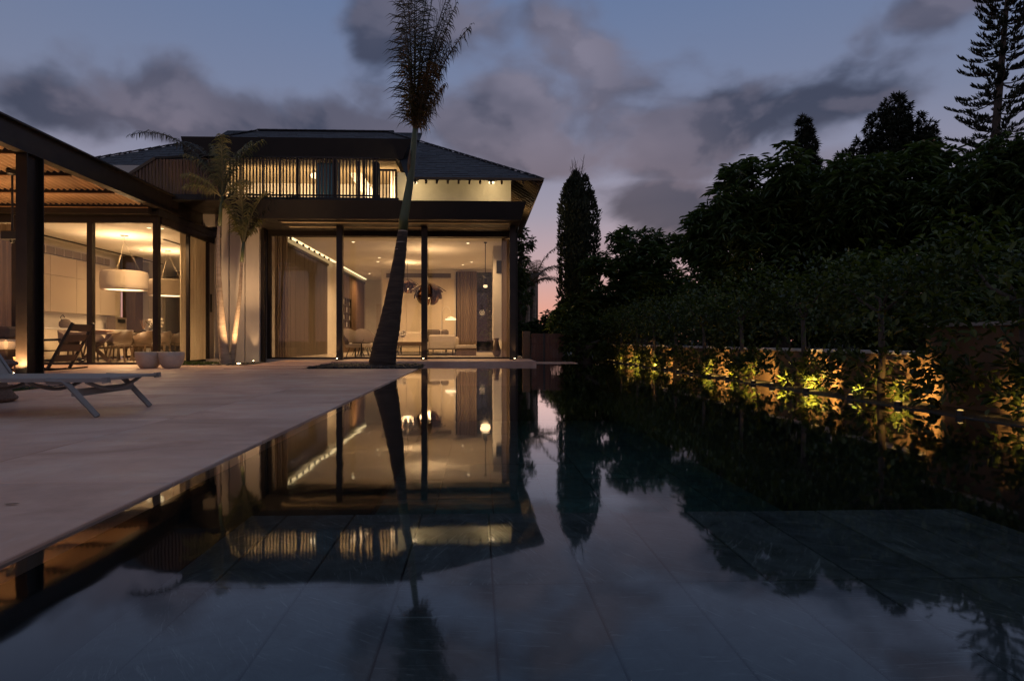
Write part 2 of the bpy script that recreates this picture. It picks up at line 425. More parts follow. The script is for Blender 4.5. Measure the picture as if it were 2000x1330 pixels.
M['cypress'] = leaf_mat('cypress_scale', (.016, .026, .012), (.035, .045, .02), .7, .1)
M['pine'] = leaf_mat('pine_needle', (.014, .022, .013), (.03, .04, .02), .7, .05)
M['grass'] = leaf_mat('lawn_blade', (.04, .07, .018), (.09, .12, .03), .6)
M['pebble'] = mat('black_pebble', (.022, .021, .022), .5, .5, 9)
M['wall_g'] = mat('ochre_garden_wall', (.20, .122, .07), .85, .12, 4, .3)
M['cope'] = mat('wall_coping', (.62, .58, .55), .6, .1, 4)
M['gate'] = mat('ipe_gate_slat', (.15, .055, .028), .55, .3, 5, .1, stretch=(6, 6, .5), rnd=.3)
M['glass'] = glass_mat('window_glass')
M['glass_sky'] = mat('sky_toned_pane', (.03, .10, .12), .12, .1, 2)  # teal base colour stands in for sky reflected in the pane
M['led'] = emit('led_strip', (1, .72, .36), 2.2)
M['diff'] = emit('lamp_diffuser', (1, .74, .42), 3.0)
M['glow'] = emit('pendant_core', (1, .70, .36), 1.6)
M['hedge_e'] = emit('shielded_lens', (1, .62, .2), 1.0)
M['spot_e'] = emit('spot_lens', (1, .72, .38), 25)
M['down_e'] = emit('downlight_lens', (1, .78, .45), 6)
M['cool_e'] = emit('far_cool_lamp', (.75, 1, .9), 5)

# ------------------------------------------------------------------ ground, pool, water
WZ = -0.012                                    # water level
PX0, PX1, PY0, PY1 = -1.22, 3.56, -3.0, 15.2  # pool
GZ = -0.13
g = MB()
B = 900
for (x0, x1, y0, y1) in ((-B, PX0 - .1, -B, B), (PX1 + .1, B, -B, B), (PX0 - .1, PX1 + .1, -B, PY0 - .1), (PX0 - .1, PX1 + .1, PY1 + .1, B)):
    g.poly([(x0, y0, GZ), (x1, y0, GZ), (x1, y1, GZ), (x0, y1, GZ)])
structure(g.build('ground', M['soil']))

basin = MB()
basin.box(PX0 - .11, PX0 - .03, PY0, PY1, -1.5, -.064).box(PX1, PX1 + .1, PY0, PY1, -1.5, -.006)
basin.box(PX0 - .1, PX1 + .1, PY1, PY1 + .1, -1.5, -.03).box(PX0 - .1, PX1 + .1, PY0 - .1, PY0, -1.5, -.03)
basin.box(PX0 - .1, PX1 + .1, PY0 - .1, PY1 + .1, -1.6, -1.47)
basin.box(PX0 - .03, 2.74, PY0, 3.425, -1.469, -.45)
bo = structure(basin.build('pool_basin', M['poolwall']))
# ledge tiles and deep floor tiles, each its own piece
def piece(cache, name, dims, mt, parent, pos, bev=0.004, zrot=0.0):
    key = (name, mt.name, tuple(round(q, 3) for q in dims))
    if key not in cache:
        b = MB(); x, y, z = dims; b.bbox(-x / 2, x / 2, -y / 2, y / 2, -z, 0, bev)
        me = bpy.data.meshes.new(name); me.from_pydata(b.v, [], b.f); me.materials.append(mt); cache[key] = me
    o = bpy.data.objects.new(name, cache[key]); COL.objects.link(o); o.parent = parent
    o.location = Vector(pos) - ORI[parent]; o.rotation_euler = (0, 0, zrot); ORI[o] = Vector(pos)
    return o
PC = {}
xs = [PX0 - .03]; x = 0.06 - 0.37 * 3
while x < 2.74: xs.append(x); x += 0.37
xs.append(2.74)
ys = [-.57, .43, 1.43, 2.43, 3.43]
for j in range(len(ys) - 1):
    for i in range(len(xs) - 1):
        d = (xs[i + 1] - xs[i] - .007, ys[j + 1] - ys[j] - .010, .03)
        piece(PC, 'pool_tile', d, M['slate'], bo, ((xs[i] + xs[i + 1]) / 2, (ys[j] + ys[j + 1]) / 2, -.41 + rng.uniform(-.001, .001)))
for j in range(11):
    for i in range(7):
        piece(PC, 'pool_tile', (.67, 1.06, .03), M['slate_deep'], bo, (PX0 + .38 + i * .68, 3.99 + j * 1.07, -1.43 + rng.uniform(-.002, .002)))
wt = MB().poly([(PX0 - .03, PY0, WZ), (PX1, PY0, WZ), (PX1, PY1, WZ), (PX0 - .03, PY1, WZ)])
structure(wt.build('water', M['water']))

# deck: one sheet of bedding, slabs on top
dk = MB()
dk.box(-13.3, PX0 - .12, 8.1, 12.25, -.12, -.062).box(-5.08, PX0 - .12, -3, 8.1, -.12, -.062).box(-13.3, -7.2, 12.25, 16.4, -.12, -.062)
dk.box(-7.2, -5.1, 12.25, 14.1, -.12, -.062)
deck = structure(dk.build('deck', M['pebble']))
XE = [-1.19, -2.18, -3.15, -4.12, -5.08]
YE = [-2.55, -1.55, -.55, .45, 1.45, 2.45, 3.45, 4.45, 5.45, 6.45, 7.45, 8.45, 9.45, 10.45, 11.45, 12.22]
def slab(x0, x1, y0, y1):
    x0, x1 = min(x0, x1), max(x0, x1)
    piece(PC, 'paving_slab', (x1 - x0 - .007, y1 - y0 - .007, .06), M['deck'], deck, ((x0 + x1) / 2, (y0 + y1) / 2, rng.uniform(-.0012, .0012)), .003)
for i in range(4):
    for j in range(len(YE) - 1): slab(XE[i], XE[i + 1], YE[j], YE[j + 1])
YL = [8.1, 9.28, 10.46, 11.64, 12.82, 14.08]
for i in range(8):
    x1 = -5.08 - i * 1.02; x0 = x1 - 1.02
    for j in range(5): slab(x0, x1, YL[j], YL[j + 1])
    if i >= 2: slab(x0, x1, 14.08, 14.58)
# stepping strips to the living room
for k in range(4):
    y0 = 12.33 + k * 1.02
    for (x0, x1) in ((-5.02, -3.45),):
        piece(PC, 'paving_slab', (x1 - x0, .90, .06), M['deck'], deck, ((x0 + x1) / 2, y0 + .45, .012 + k * .012), .004)

# pebble beds, grass
def pebbles(name, rects, n, seed, label, size=(.018, .045)):
    r = np.random.RandomState(seed); areas = np.array([(b - a) * (d - c) for a, b, c, d, z in rects]); pr = areas / areas.sum()
    ico = [(0, 0, 1), (.9, 0, .35), (.28, .85, .35), (-.73, .53, .35), (-.73, -.53, .35), (.28, -.85, .35), (.6, .5, -.6), (-.3, .7, -.6), (-.75, -.1, -.6), (-.1, -.75, -.6), (.65, -.4, -.6)]
    tri = [(0, 1, 2), (0, 2, 3), (0, 3, 4), (0, 4, 5), (0, 5, 1), (1, 6, 2), (2, 7, 3), (3, 8, 4), (4, 9, 5), (5, 10, 1), (2, 6, 7), (3, 7, 8), (4, 8, 9), (5, 9, 10), (1, 10, 6)]
    ic = np.array(ico); V = []; Fs = []
    for i in range(n):
        k = r.choice(len(rects), p=pr); a, b, c, d, z = rects[k]
        s = r.uniform(*size); sc = np.array([s * r.uniform(.8, 1.5), s * r.uniform(.8, 1.3), s * r.uniform(.45, .75)])
        t = r.uniform(0, 6.28); rot = np.array([[math.cos(t), -math.sin(t), 0], [math.sin(t), math.cos(t), 0], [0, 0, 1]])
        p = (ic * sc * r.uniform(.85, 1.15, (11, 1))) @ rot.T + np.array([r.uniform(a, b), r.uniform(c, d), z + r.uniform(0, .02)])
        base = len(V); V += [tuple(q) for q in p]; Fs += [tuple(base + q for q in f) for f in tri]
    m = MB(); m.v = V; m.f = Fs
    o = stuff(m.build(name, M['pebble'], smooth=True)); tag(o, label, 'pebbles'); return o
bed = MB()
bed.box(-3.4, PX0, 12.26, 14.38, -.4, -.006).box(-5.1, -3.4, 12.26, 16.4, -.4, -.075).box(-7.2, -5.1, 14.12, 16.15, -.4, -.035)
structure(bed.build('planting_bed', M['soil']))
pebbles('pebbles', [(-3.38, PX0 - .03, 12.3, 14.36, .004), (-3.38, -2.2, 12.3, 14.3, .012)], 1500, 3, 'black pebbles covering the bed around the big leaning palm')
pebbles('pebbles', [(-7.1, -5.15, 14.15, 15.9, -.02)], 900, 4, 'black pebbles in the bed below the twin palms')
pebbles('pebbles', [(-5.05, -3.42, 12.3, 16.35, -.06)], 700, 5, 'black pebbles in the gaps between stepping strips')
pebbles('pebbles', [(-9.4, -5.12, 7.72, 8.07, -.05)], 420, 6, 'row of black pebbles edging the lawn behind the lounger', (.03, .06))
def blades(name, rect, n, h, seed, label, mt='grass'):
    r = np.random.RandomState(seed); x0, x1, y0, y1, z = rect
    P = np.stack([r.uniform(x0, x1, n), r.uniform(y0, y1, n), np.full(n, z)], 1)
    a = r.uniform(0, 6.28, n); hh = h * r.uniform(.5, 1.2, n); lean = r.uniform(.1, .7, n)
    sx = np.stack([np.cos(a), np.sin(a), 0 * a], 1) * (h * .07)[..., None] if False else np.stack([np.cos(a), np.sin(a), 0 * a], 1) * h * .07
    b = a + 1.57 + r.uniform(-.6, .6, n)
    tip = P + np.stack([np.cos(b) * lean * hh, np.sin(b) * lean * hh, hh], 1)
    V = np.stack([P - sx, P + sx, tip], 1).reshape(-1, 3)
    m = MB(); m.v = [tuple(q) for q in V]; m.f = [(3 * i, 3 * i + 1, 3 * i + 2) for i in range(n)]
    o = stuff(m.build(name, M[mt])); tag(o, label, 'grass'); return o
lawn = MB().box(-13.3, -5.1, 2.0, 8.08, -.12, -.07); structure(lawn.build('lawn_soil', M['soil']))
blades('grass', (-9.4, -5.13, 5.6, 7.74, -.06), 9000, .07, 11, 'short lawn strip beside the deck behind the lounger')
blades('grass', (-7.1, -6.25, 14.2, 15.2, -.03), 2200, .10, 12, 'grass tuft at the foot of the curtain by twin palms')

# ------------------------------------------------------------------ villa
FZ = 0.07
villa = thing('villa', 'modern villa with lit glass rooms, slatted balcony and dark hipped slate roof', 'house', (-4, 17, GZ))
def part(name, mt, parent, fn, smooth=False):
    b = MB(); fn(b); return b.build(name, M[mt], parent, smooth)
# platforms and floors
part('platform', 'deck', villa, lambda b: b.box(-3.4, 1.38, 14.42, 16.55, -.5, FZ))
part('floor', 'floor_in', villa, lambda b: b.box(-7.2, 1.38, 16.55, 31.2, GZ, FZ))
part('floor', 'floor_in', villa, lambda b: b.box(-14.2, -7.2, 14.6, 28.2, GZ, .006))
# ---- living room shell
XL, XR, YG = -5.62, 1.02, 16.6
CZ = 3.60
part('ceiling', 'ceil', villa, lambda b: b.box(XL - .1, XR + .1, YG + .12, 26.6, CZ, CZ + .2))
part('ceiling', 'ceil', villa, lambda b: b.box(XL - .1, ax(745, 26.3) + .2, 26.6, 31.2, CZ, CZ + .2))
part('wall', 'plaster', villa, lambda b: b.box(XL - .2, XL, YG + .1, 31.2, FZ, CZ))
xb0, xb1 = ax(745, 26.3), ax(890, 26.3)
part('wall', 'plaster', villa, lambda b: b.box(xb0, xb1, 26.3, 26.6, FZ, CZ))
part('wall', 'plaster', villa, lambda b: b.box(xb0, xb0 + .2, 26.6, 31.0, FZ, CZ))
part('wall', 'plaster', villa, lambda b: b.box(XL, xb0 + .2, 31.0, 31.2, FZ, CZ))
xw1 = ax(964, 26.3)
part('wall', 'plaster', villa, lambda b: b.box(xb1, xw1 + .6, 26.3, 26.5, CZ - .10, CZ))
part('wall', 'plaster', villa, lambda b: b.box(xw1, XR + .2, 26.3, 26.5, FZ, CZ - .1))
part('wall', 'plaster', villa, lambda b: b.box(XR, XR + .2, 21.4, 26.3, FZ, CZ))
# built-in panels of the rear wall: tall doors with joints
nd = 6
for i in range(nd):
    x0 = xb0 + .06 + i * (xb1 - xb0 - .12) / nd; x1 = x0 + (xb1 - xb0 - .12) / nd - .012
    part('wall_panel', 'cabinet', villa, lambda b: b.box(x0, x1, 26.26, 26.298, FZ + .02, CZ - .42))
vent = part('air_grille', 'grille', villa, lambda b: b.box(xb0 + .2, xb1 - .2, 26.27, 26.298, CZ - .36, CZ - .17))
for i in range(5):
    part('grille_blade', 'black', vent, lambda b: b.box(xb0 + .22, xb1 - .22, 26.25, 26.268, CZ - .34 + i * .033, CZ - .33 + i * .033))
# left wall: dark boards, cove light, opening, second panelling with book niche
def boards(y0, y1, n, mt, z0=FZ, z1=3.33, xa=XL + .002, t=.05):
    for i in range(n):
        a = y0 + (y1 - y0) * i / n; c = y0 + (y1 - y0) * (i + 1) / n - .012
        part('wall_board', mt, villa, lambda b: b.bbox(xa, xa + t + rng.uniform(0, .006), a, c, z0, z1, .004))
boards(17.45, 23.0, 11, 'panelwood')
part('panel_frame', 'panelwood', villa, lambda b: b.box(XL + .002, XL + .09, 17.40, 23.05, 3.335, 3.42))
boards(25.2, 25.5, 1, 'panelwood2'); boards(27.3, 30.4, 7, 'panelwood2')
boards(25.5, 27.3, 5, 'panelwood2', z0=2.4); boards(25.5, 27.3, 5, 'panelwood2', z1=1.12)
part('panel_frame', 'panelwood', villa, lambda b: b.box(XL + .002, XL + .09, 25.15, 30.45, 3.335, 3.45))
niche = part('book_niche', 'black', villa, lambda b: b.box(XL + .002, XL + .01, 25.5, 27.3, 1.12, 2.4))
for k in range(5): part('niche_shelf', 'panelwood', niche, lambda b: b.box(XL + .011, XL + .07, 25.5, 27.3, 1.12 + k * .31, 1.15 + k * .31))
for k in range(4): part('niche_divider', 'panelwood', niche, lambda b: b.box(XL + .011, XL + .068, 25.55 + k * .56, 25.6 + k * .56, 1.155, 2.385))
for k in range(12):
    q = 25.64 + (k % 3) * .56 + rng.uniform(0, .25); zz = 1.151 + (k // 3) * .31
    part('book', 'white' if k % 2 else 'fabric_m', niche, lambda b: b.box(XL + .012, XL + .06, q, q + rng.uniform(.04, .14), zz, zz + rng.uniform(.12, .22)))
cove = part('cove_light', 'led', villa, lambda b: b.box(XL + .06, XL + .17, 16.9, 24.0, CZ - .02, CZ - .004))
for k in range(9): part('track_spot', 'black', cove, lambda b: b.tube([(XL + .15, 17.5 + k * .66, CZ - .021), (XL + .16, 17.5 + k * .66, CZ - .09)], .035, 8))
part('cove_light', 'led', villa, lambda b: b.box(XL + .06, XL + .13, 24.4, 30.6, CZ - .02, CZ - .004))
part('doorway', 'floor_in', villa, lambda b: b.box(XL + .55, XL + 1.15, 30.95, 30.998, FZ, 2.4))
# chimney breast beside the right glass
chim = part('chimney_breast', 'plaster', villa, lambda b: b.box(.50, XR - .03, 19.7, 21.2, .58, CZ - .002))
part('vent_opening', 'black', chim, lambda b: b.box(.60, .80, 19.68, 19.698, 2.72, 3.12))
part('hearth', 'stone_lt', villa, lambda b: b.box(.62, XR, 19.9, 21.2, FZ, .30))
# rear window: frame + glass + curtain
part('window_frame', 'steel', villa, lambda b: b.box(xb1 + .01, xb1 + .06, 26.3, 26.38, FZ, CZ - .1).box(xw1 - .06, xw1 - .01, 26.3, 26.38, FZ, CZ - .1).box(ax(930, 26.3) - .03, ax(930, 26.3) + .03, 26.3, 26.38, FZ, CZ - .1))
part('pane', 'glass', villa, lambda b: b.box(xb1 + .06, xw1 - .06, 26.34, 26.35, FZ, CZ - .1))
def curtain(x0, x1, y0, y1, z0, z1, n, amp, mt, parent, name='curtain'):
    b = MB(); N = n * 8; L = Vector((x1 - x0, y1 - y0, 0)); nr = Vector((-L.y, L.x, 0)).normalized()
    for i in range(N + 1):
        t = i / N; a = amp * math.sin(t * n * 2 * math.pi + .6 * math.sin(t * 17)) * (.75 + .25 * math.sin(t * 11))
        p = Vector((x0, y0, 0)) + L * t + nr * a
        b.v += [(p.x, p.y, z0), (p.x, p.y, z1)]
    b.f = [(2 * i, 2 * i + 2, 2 * i + 3, 2 * i + 1) for i in range(N)]
    return b.build(name, M[mt], parent, True)
curtain(xb1 + .07, ax(931, 26.1), 26.1, 26.1, FZ + .01, CZ - .1, 8, .06, 'curtain', villa)
curtain(.72, .96, 17.9, 18.3, FZ + .01, CZ - .05, 4, .05, 'curtain', villa)
curtain(XL + .12, XL + .42, 16.85, 17.0, FZ + .01, CZ - .05, 5, .05, 'curtain', villa)
# front glazing of the living room
gl = part('glass_wall', 'steel', villa, lambda b: b.box(XL, XR, YG, YG + .1, FZ, FZ + .045))
part('head_rail', 'steel', gl, lambda b: b.box(XL, XR, YG, YG + .1, 3.36, 3.56))
MX = [XL + .05, ax(664, YG), ax(829, YG), XR - .06]
for x in MX: part('mullion', 'steel', gl, lambda b: b.box(x - .045, x + .045, YG - .01, YG + .11, FZ + .045, 3.36))
for i in range(3): part('pane', 'glass', gl, lambda b: b.box(MX[i] + .045, MX[i + 1] - .045, YG + .045, YG + .055, FZ + .045, 3.36))
sg = part('glass_wall', 'steel', villa, lambda b: b.box(XR - .02, XR + .06, YG + .12, 19.7, FZ, FZ + .045))
part('head_rail', 'steel', sg, lambda b: b.box(XR - .02, XR + .06, YG + .12, 19.7, 3.40, 3.56))
for y in (YG + .16, 19.66): part('mullion', 'steel', sg, lambda b: b.box(XR - .03, XR + .07, y - .04, y + .04, FZ + .045, 3.40))
part('pane', 'glass', sg, lambda b: b.box(XR + .015, XR + .025, YG + .2, 19.62, FZ + .045, 3.40))
part('wall', 'plaster', villa, lambda b: b.box(XR - .02, XR + .18, 19.7, 21.4, FZ, CZ))
# outer round posts under the canopy
for px in (664, 829, 1001):
    x = ax(px, 15.85); part('post', 'steel', villa, lambda b: b.box(x - .075, x + .075, 15.77, 15.93, FZ, 3.56))
x = ax(512, 16.35); part('post', 'steel', villa, lambda b: b.box(x - .07, x + .07, 16.28, 16.42, -.05, 3.56))
# canopy with sloped ends
cl0, cr0 = ax(447, 14.9), ax(1028, 14.9); zt, zb = az(700, 391, 14.9), az(700, 426, 14.9)
def canopy(b):
    b.hexa([(cl0 + .1, 15.02, zb), (cr0 - .12, 15.02, zb), (cr0 - .12, 17.75, zb), (cl0 + .1, 17.75, zb),
            (cl0, 14.9, zt), (cr0, 14.9, zt), (cr0, 17.75, zt), (cl0, 17.75, zt)])
can = part('canopy', 'steel2', villa, canopy)
part('canopy_soffit', 'steel2', can, lambda b: b.box(-4.9, cr0 - .35, 15.25, 16.58, zb - .02, zb - .003))
for y in (15.32, 15.95): part('soffit_strip', 'soffit', can, lambda b: b.box(-4.85, cr0 - .4, y, y + .12, zb - .028, zb - .021))
# stone clad pier left of the living room
for i, (a, c) in enumerate(((432, 447), (448, 478), (479, 507))):
    x0, x1 = ax(a, 16.2), ax(c, 16.2)
    part('wall_cladding', 'stone_lt', villa, lambda b: b.bbox(x0 + .004, x1 - .004, 16.2, 16.27, -.1, 4.05 if i < 2 else 3.54, .006))
part('wall', 'stone_lt', villa, lambda b: b.box(ax(432, 16.2), ax(507, 16.2), 16.272, 17.6, -.1, 3.53))
part('wall', 'stone_lt', villa, lambda b: b.box(ax(432, 16.2) + .01, ax(478, 16.2), 16.272, 17.6, 3.53, 4.04))
# ---- upper floor: balcony, slats, dormer
part('balcony_floor', 'steel2', villa, lambda b: b.box(-8.6, ax(779, 15.3), 15.22, 21.6, 3.985, 4.075))
part('wall', 'stone_lt', villa, lambda b: b.box(-14.2, -6.87, 16.9, 17.1, 3.66, 3.98))
sl = part('balustrade', 'steel2', villa, lambda b: b.box(ax(445, 15.3), ax(741, 15.3), 15.28, 15.34, 5.05, 5.09).box(ax(445, 15.3), ax(741, 15.3), 15.28, 15.34, 4.12, 4.155)
          .box(ax(741, 15.3), ax(774, 15.3), 15.28, 15.34, az(757, 331, 15.3) - .04, az(757, 331, 15.3)))
px = 449.0; k = 0
while px < 772:
    X = ax(px, 15.3); top = 5.06 if px < 741 else az(757, 333, 15.3)
    wd = .013
    part('slat', 'slatdark', sl, lambda b: b.box(X - wd, X + wd, 15.285, 15.335, 4.076, top)); px += 6.5
for pq in (514, 547, 581, 612, 683, 711): X = ax(pq, 15.33); part('slat_post', 'steel', sl, lambda b: b.box(X - .02, X + .02, 15.345, 15.385, 4.076, 5.09))
sl2 = part('slat_screen', 'steel2', villa, lambda b: b.box(ax(262, 15.3), ax(440, 15.3), 15.28, 15.36, 4.08, 4.14))
px = 262.0
while px < 440:
    top = 312 if px > 303 else 312 + (303 - px) * .62
    X = ax(px, 15.3); part('slat', 'slatwood', sl2, lambda b: b.box(X - .025, X + .025, 15.27, 15.37, 4.14, az(px, top, 15.3))); px += 6.6
part('screen_rail', 'steel2', sl2, lambda b: b.hexa([(ax(303, 15.3), 15.26, az(303, 311, 15.3)), (ax(446, 15.3), 15.26, 5.09), (ax(446, 15.3), 15.38, 5.09), (ax(303, 15.3), 15.38, az(303, 311, 15.3)),
      (ax(303, 15.3), 15.26, az(303, 311, 15.3) + .05), (ax(446, 15.3), 15.26, 5.13), (ax(446, 15.3), 15.38, 5.13), (ax(303, 15.3), 15.38, az(303, 311, 15.3) + .05)]))
part('screen_rail', 'rafter', sl2, lambda b: b.bar((ax(248, 15.3), 15.32, az(248, 345, 15.3)), (ax(304, 15.3), 15.32, az(304, 310, 15.3)), .14, .07))
part('wall', 'plaster', villa, lambda b: b.box(-10.2, ax(300, 15.9), 16.6, 16.75, 4.08, 5.2))
# dormer canopy and room
DY = 18.5
dl, dr = ax(353, DY), ax(804, DY); dzt, dzb = az(560, 269, DY), az(560, 307, DY)
def dcan(b):
    b.hexa([(dl + .06, DY + .12, dzb), (dr - .28, DY + .12, dzb), (dr - .28, 21.6, dzb), (dl + .06, 21.6, dzb),
            (dl, DY, dzt), (dr, DY, dzt), (dr, 21.6, dzt), (dl, 21.6, dzt)])
dc = part('dormer_canopy', 'steel2', villa, dcan)
part('dormer_soffit', 'soffit', dc, lambda b: b.box(dl + .2, dr - .5, DY + .2, 21.5, dzb - .03, dzb - .003))
part('wall', 'plaster', villa, lambda b: b.box(dl + .2, dr - .6, 21.5, 21.65, 4.076, dzb))
part('wall', 'plaster', villa, lambda b: b.box(dl + .1, dl + .25, DY + .4, 21.5, 4.076, dzb - .032))
part('wall', 'plaster', villa, lambda b: b.box(dr - .78, dr - .65, 19.6, 21.5, 4.076, dzb - .032))
part('wall', 'panelwood', villa, lambda b: b.box(dl + .26, ax(440, 19.2), 19.2, 19.3, 4.076, dzb - .032))
for (a, c) in ((618, 650), (653, 664)):
    part('window_pane', 'glass_sky', villa, lambda b: b.box(ax(a, 18.9), ax(c, 18.9), 18.9, 18.93, 4.08, dzb - .04))
part('post', 'steel', villa, lambda b: b.box(ax(650, 15.5), ax(659, 15.5), 15.45, 15.6, 4.08, az(650, 309, 15.5)))
part('post', 'steel', villa, lambda b: b.box(ax(729, 15.6), ax(740, 15.6), 15.5, 15.75, 4.08, az(734, 318, 15.6)))
part('stair_stringer', 'white', villa, lambda b: b.bar((ax(681, 20.2), 20.2, az(681, 318, 20.2)), (ax(727, 20.2), 20.2, az(727, 388, 20.2)), .3, .35))
for pq in (470, 514, 547, 581, 700): X = ax(pq, 18.75); part('window_frame', 'steel', villa, lambda b: b.box(X - .03, X + .03, 18.72, 18.8, 4.08, dzb - .04))
# hipped roof
Kp = .588
c0 = at(1060, 350, 17.0); ex, ez = c0.x, c0.z
rid = 4.95
exl = -12.7
zr = ez + Kp * rid
def roofpt(x, y): return (x, y, ez + Kp * (y - 17.0))
def roof(b):
    # front slope, cut around the dormer
    b.poly([(ex, 17, ez), (ex - rid, 17 + rid, zr), (dr + .02, 17 + rid, zr), (dr + .02, 17, ez)])
    yd = 21.0
    b.poly([roofpt(dl - .02, yd), roofpt(dr + .02, yd), (dr + .02, 17 + rid, zr), (dl - .02, 17 + rid, zr)])
    b.poly([(exl, 17, ez), (dl - .02, 17, ez), (dl - .02, 17 + rid, zr), (exl + rid, 17 + rid, zr)])
    # sides and rear
    b.poly([(ex, 17, ez), (ex, 17 + 2 * rid, ez), (ex - rid, 17 + rid, zr)])
    b.poly([(exl, 17 + 2 * rid, ez), (exl, 17, ez), (exl + rid, 17 + rid, zr)])
    b.poly([(ex, 17 + 2 * rid, ez), (exl, 17 + 2 * rid, ez), (exl + rid, 17 + rid, zr), (ex - rid, 17 + rid, zr)])
rf = part('roof', 'roof', villa, roof)
part('roof_underside', 'soffit', rf, lambda b: b.poly([(dr + .02, 17.03, ez - .045), (ex - .03, 17.03, ez - .045), (ex - 1.13, 18.13, ez - .045 + 1.1 * Kp), (dr + .02, 18.13, ez - .045 + 1.1 * Kp)])
     .poly([(ex - .03, 17.03, ez - .045), (ex - .03, 26.5, ez - .045), (ex - 1.13, 26.5, ez - .045 + 1.1 * Kp), (ex - 1.13, 18.13, ez - .045 + 1.1 * Kp)]))
part('eave_board', 'rafter', rf, lambda b: b.box(dr + .02, ex + .01, 16.97, 17.0, ez - .05, ez + .02).box(ex, ex + .03, 17.0, 17 + 2 * rid, ez - .05, ez + .02))
# slate courses on the front slope (small pieces, one mesh)
def courses(b):
    r = random.Random(5); step = .17
    n = int(rid / step)
    for i in range(n):
        ya = 17 + i * step; yb = ya + step * 1.12
        spans = []
        rx = ex - (ya - 17) - .02; lx = exl + (ya - 17) + .02
        if ya < 20.9: spans = [(dr + .04, rx), (lx, dl - .04)]
        else: spans = [(lx, rx)]
        for (a, c) in spans:
            x = a + r.uniform(0, .2)
            while x < c - .05:
                x2 = min(x + r.uniform(.2, .34), c); h = r.uniform(.014, .032); s = r.uniform(-.02, .02)
                za = ez + Kp * (ya + s - 17); zc = ez + Kp * (yb - 17)
                b.hexa([(x, ya + s, za), (x2 - .006, ya + s, za), (x2 - .006, yb, zc - .01), (x, yb, zc - .01),
                        (x, ya + s, za + h), (x2 - .006, ya + s, za + h), (x2 - .006, yb, zc + .004), (x, yb, zc + .004)])
                x = x2
    # right slope seen edge-on: hip cap
    for k in range(26):
        t0 = k / 26 * rid; t1 = (k + 1.15) / 26 * rid
        b.bar((ex - t0, 17 + t0, ez + Kp * t0 + .025), (ex - t1, 17 + t1, ez + Kp * t1 + .045), .16, .025)
        b.bar((exl + t0, 17 + t0, ez + Kp * t0 + .025), (exl + t1, 17 + t1, ez + Kp * t1 + .045), .16, .025)
    x = exl + rid
    while x < ex - rid: b.bar((x, 17 + rid, zr + .03), (x + .36, 17 + rid, zr + .035), .18, .03); x += .34
stuff(part('roof_slates', 'roof', rf, courses))
# rafters: front row and the right eave
x = dr + .25
while x < ex - .1:
    part('rafter', 'rafter', rf, lambda b: b.bar((x, 17.02, ez - .105), (x, 17.02 + min(.77, ex - x), ez - .105 + min(.77, ex - x) * Kp), .055, .10)); x += .30
y = 17.15
while y < 26:
    part('rafter', 'rafter', rf, lambda b: b.bar((ex - .04, y, ez - .105), (ex - .04 - min(ex - .05 - ax(998, 17.8), y - 17.0), y, ez - .105 + min(ex - .05 - ax(998, 17.8), y - 17.0) * Kp), .055, .10)); y += .30
# cream wall under the eave
part('wall', 'plaster_y', villa, lambda b: b.box(ax(776, 17.8), ax(998, 17.8), 17.8, 18.0, 3.6, ez + .36))
part('wall', 'plaster_y', villa, lambda b: b.box(ax(998, 17.8) - .2, ax(998, 17.8), 18.0, 26.5, 3.8, ez + .36))
part('wall', 'plaster_y', villa, lambda b: b.box(dr - .62, ax(776, 17.8) - .005, 17.85, 18.0, 4.076, 4.09))
part('corner_trim', 'steel', villa, lambda b: b.box(ax(776, 17.75) - .06, ax(776, 17.75), 17.7, 17.79, 3.95, ez + .2))
# ---- dining wing
DX, DYF, DCZ = -7.45, 14.6, 3.32
part('roof_slab', 'steel2', villa, lambda b: b.box(-14.2, DX + .05, DYF - .05, 28.2, 3.47, 3.62))
part('ceiling', 'ceil', villa, lambda b: b.box(-14.2, DX - .1, DYF + .15, 28.2, DCZ, 3.465))
part('wall', 'plaster', villa, lambda b: b.box(-14.2, -11.72, 20.4, 20.6, .006, DCZ))
part('wall', 'plaster', villa, lambda b: b.box(-11.9, -11.72, DYF + .2, 20.4, .006, DCZ))
part('wall', 'panelwood', villa, lambda b: b.box(-14.2, DX, 27.0, 27.2, .006, DCZ))
part('wall', 'plaster', villa, lambda b: b.box(DX - .05, XL - .2, 17.62, 17.8, .006, 3.46))
part('wall', 'plaster', villa, lambda b: b.box(DX - .05, DX + .1, 17.8, 27.0, .006, DCZ))
xa, xc = ax(241, 20.5), ax(266, 20.5)
part('wall', 'panelwood', villa, lambda b: b.box(xa, xc, 20.45, 20.9, .006, DCZ))
part('wall', 'plaster', villa, lambda b: b.box(ax(267, 22), ax(291, 22), 22, 22.3, .006, DCZ))
part('wall', 'stone_lt', villa, lambda b: b.box(ax(291, 24), ax(318, 24), 24, 24.2, .006, DCZ))
part('wall', 'panelwood', villa, lambda b: b.box(ax(345, 25), ax(362, 25), 25, 25.2, .006, DCZ))
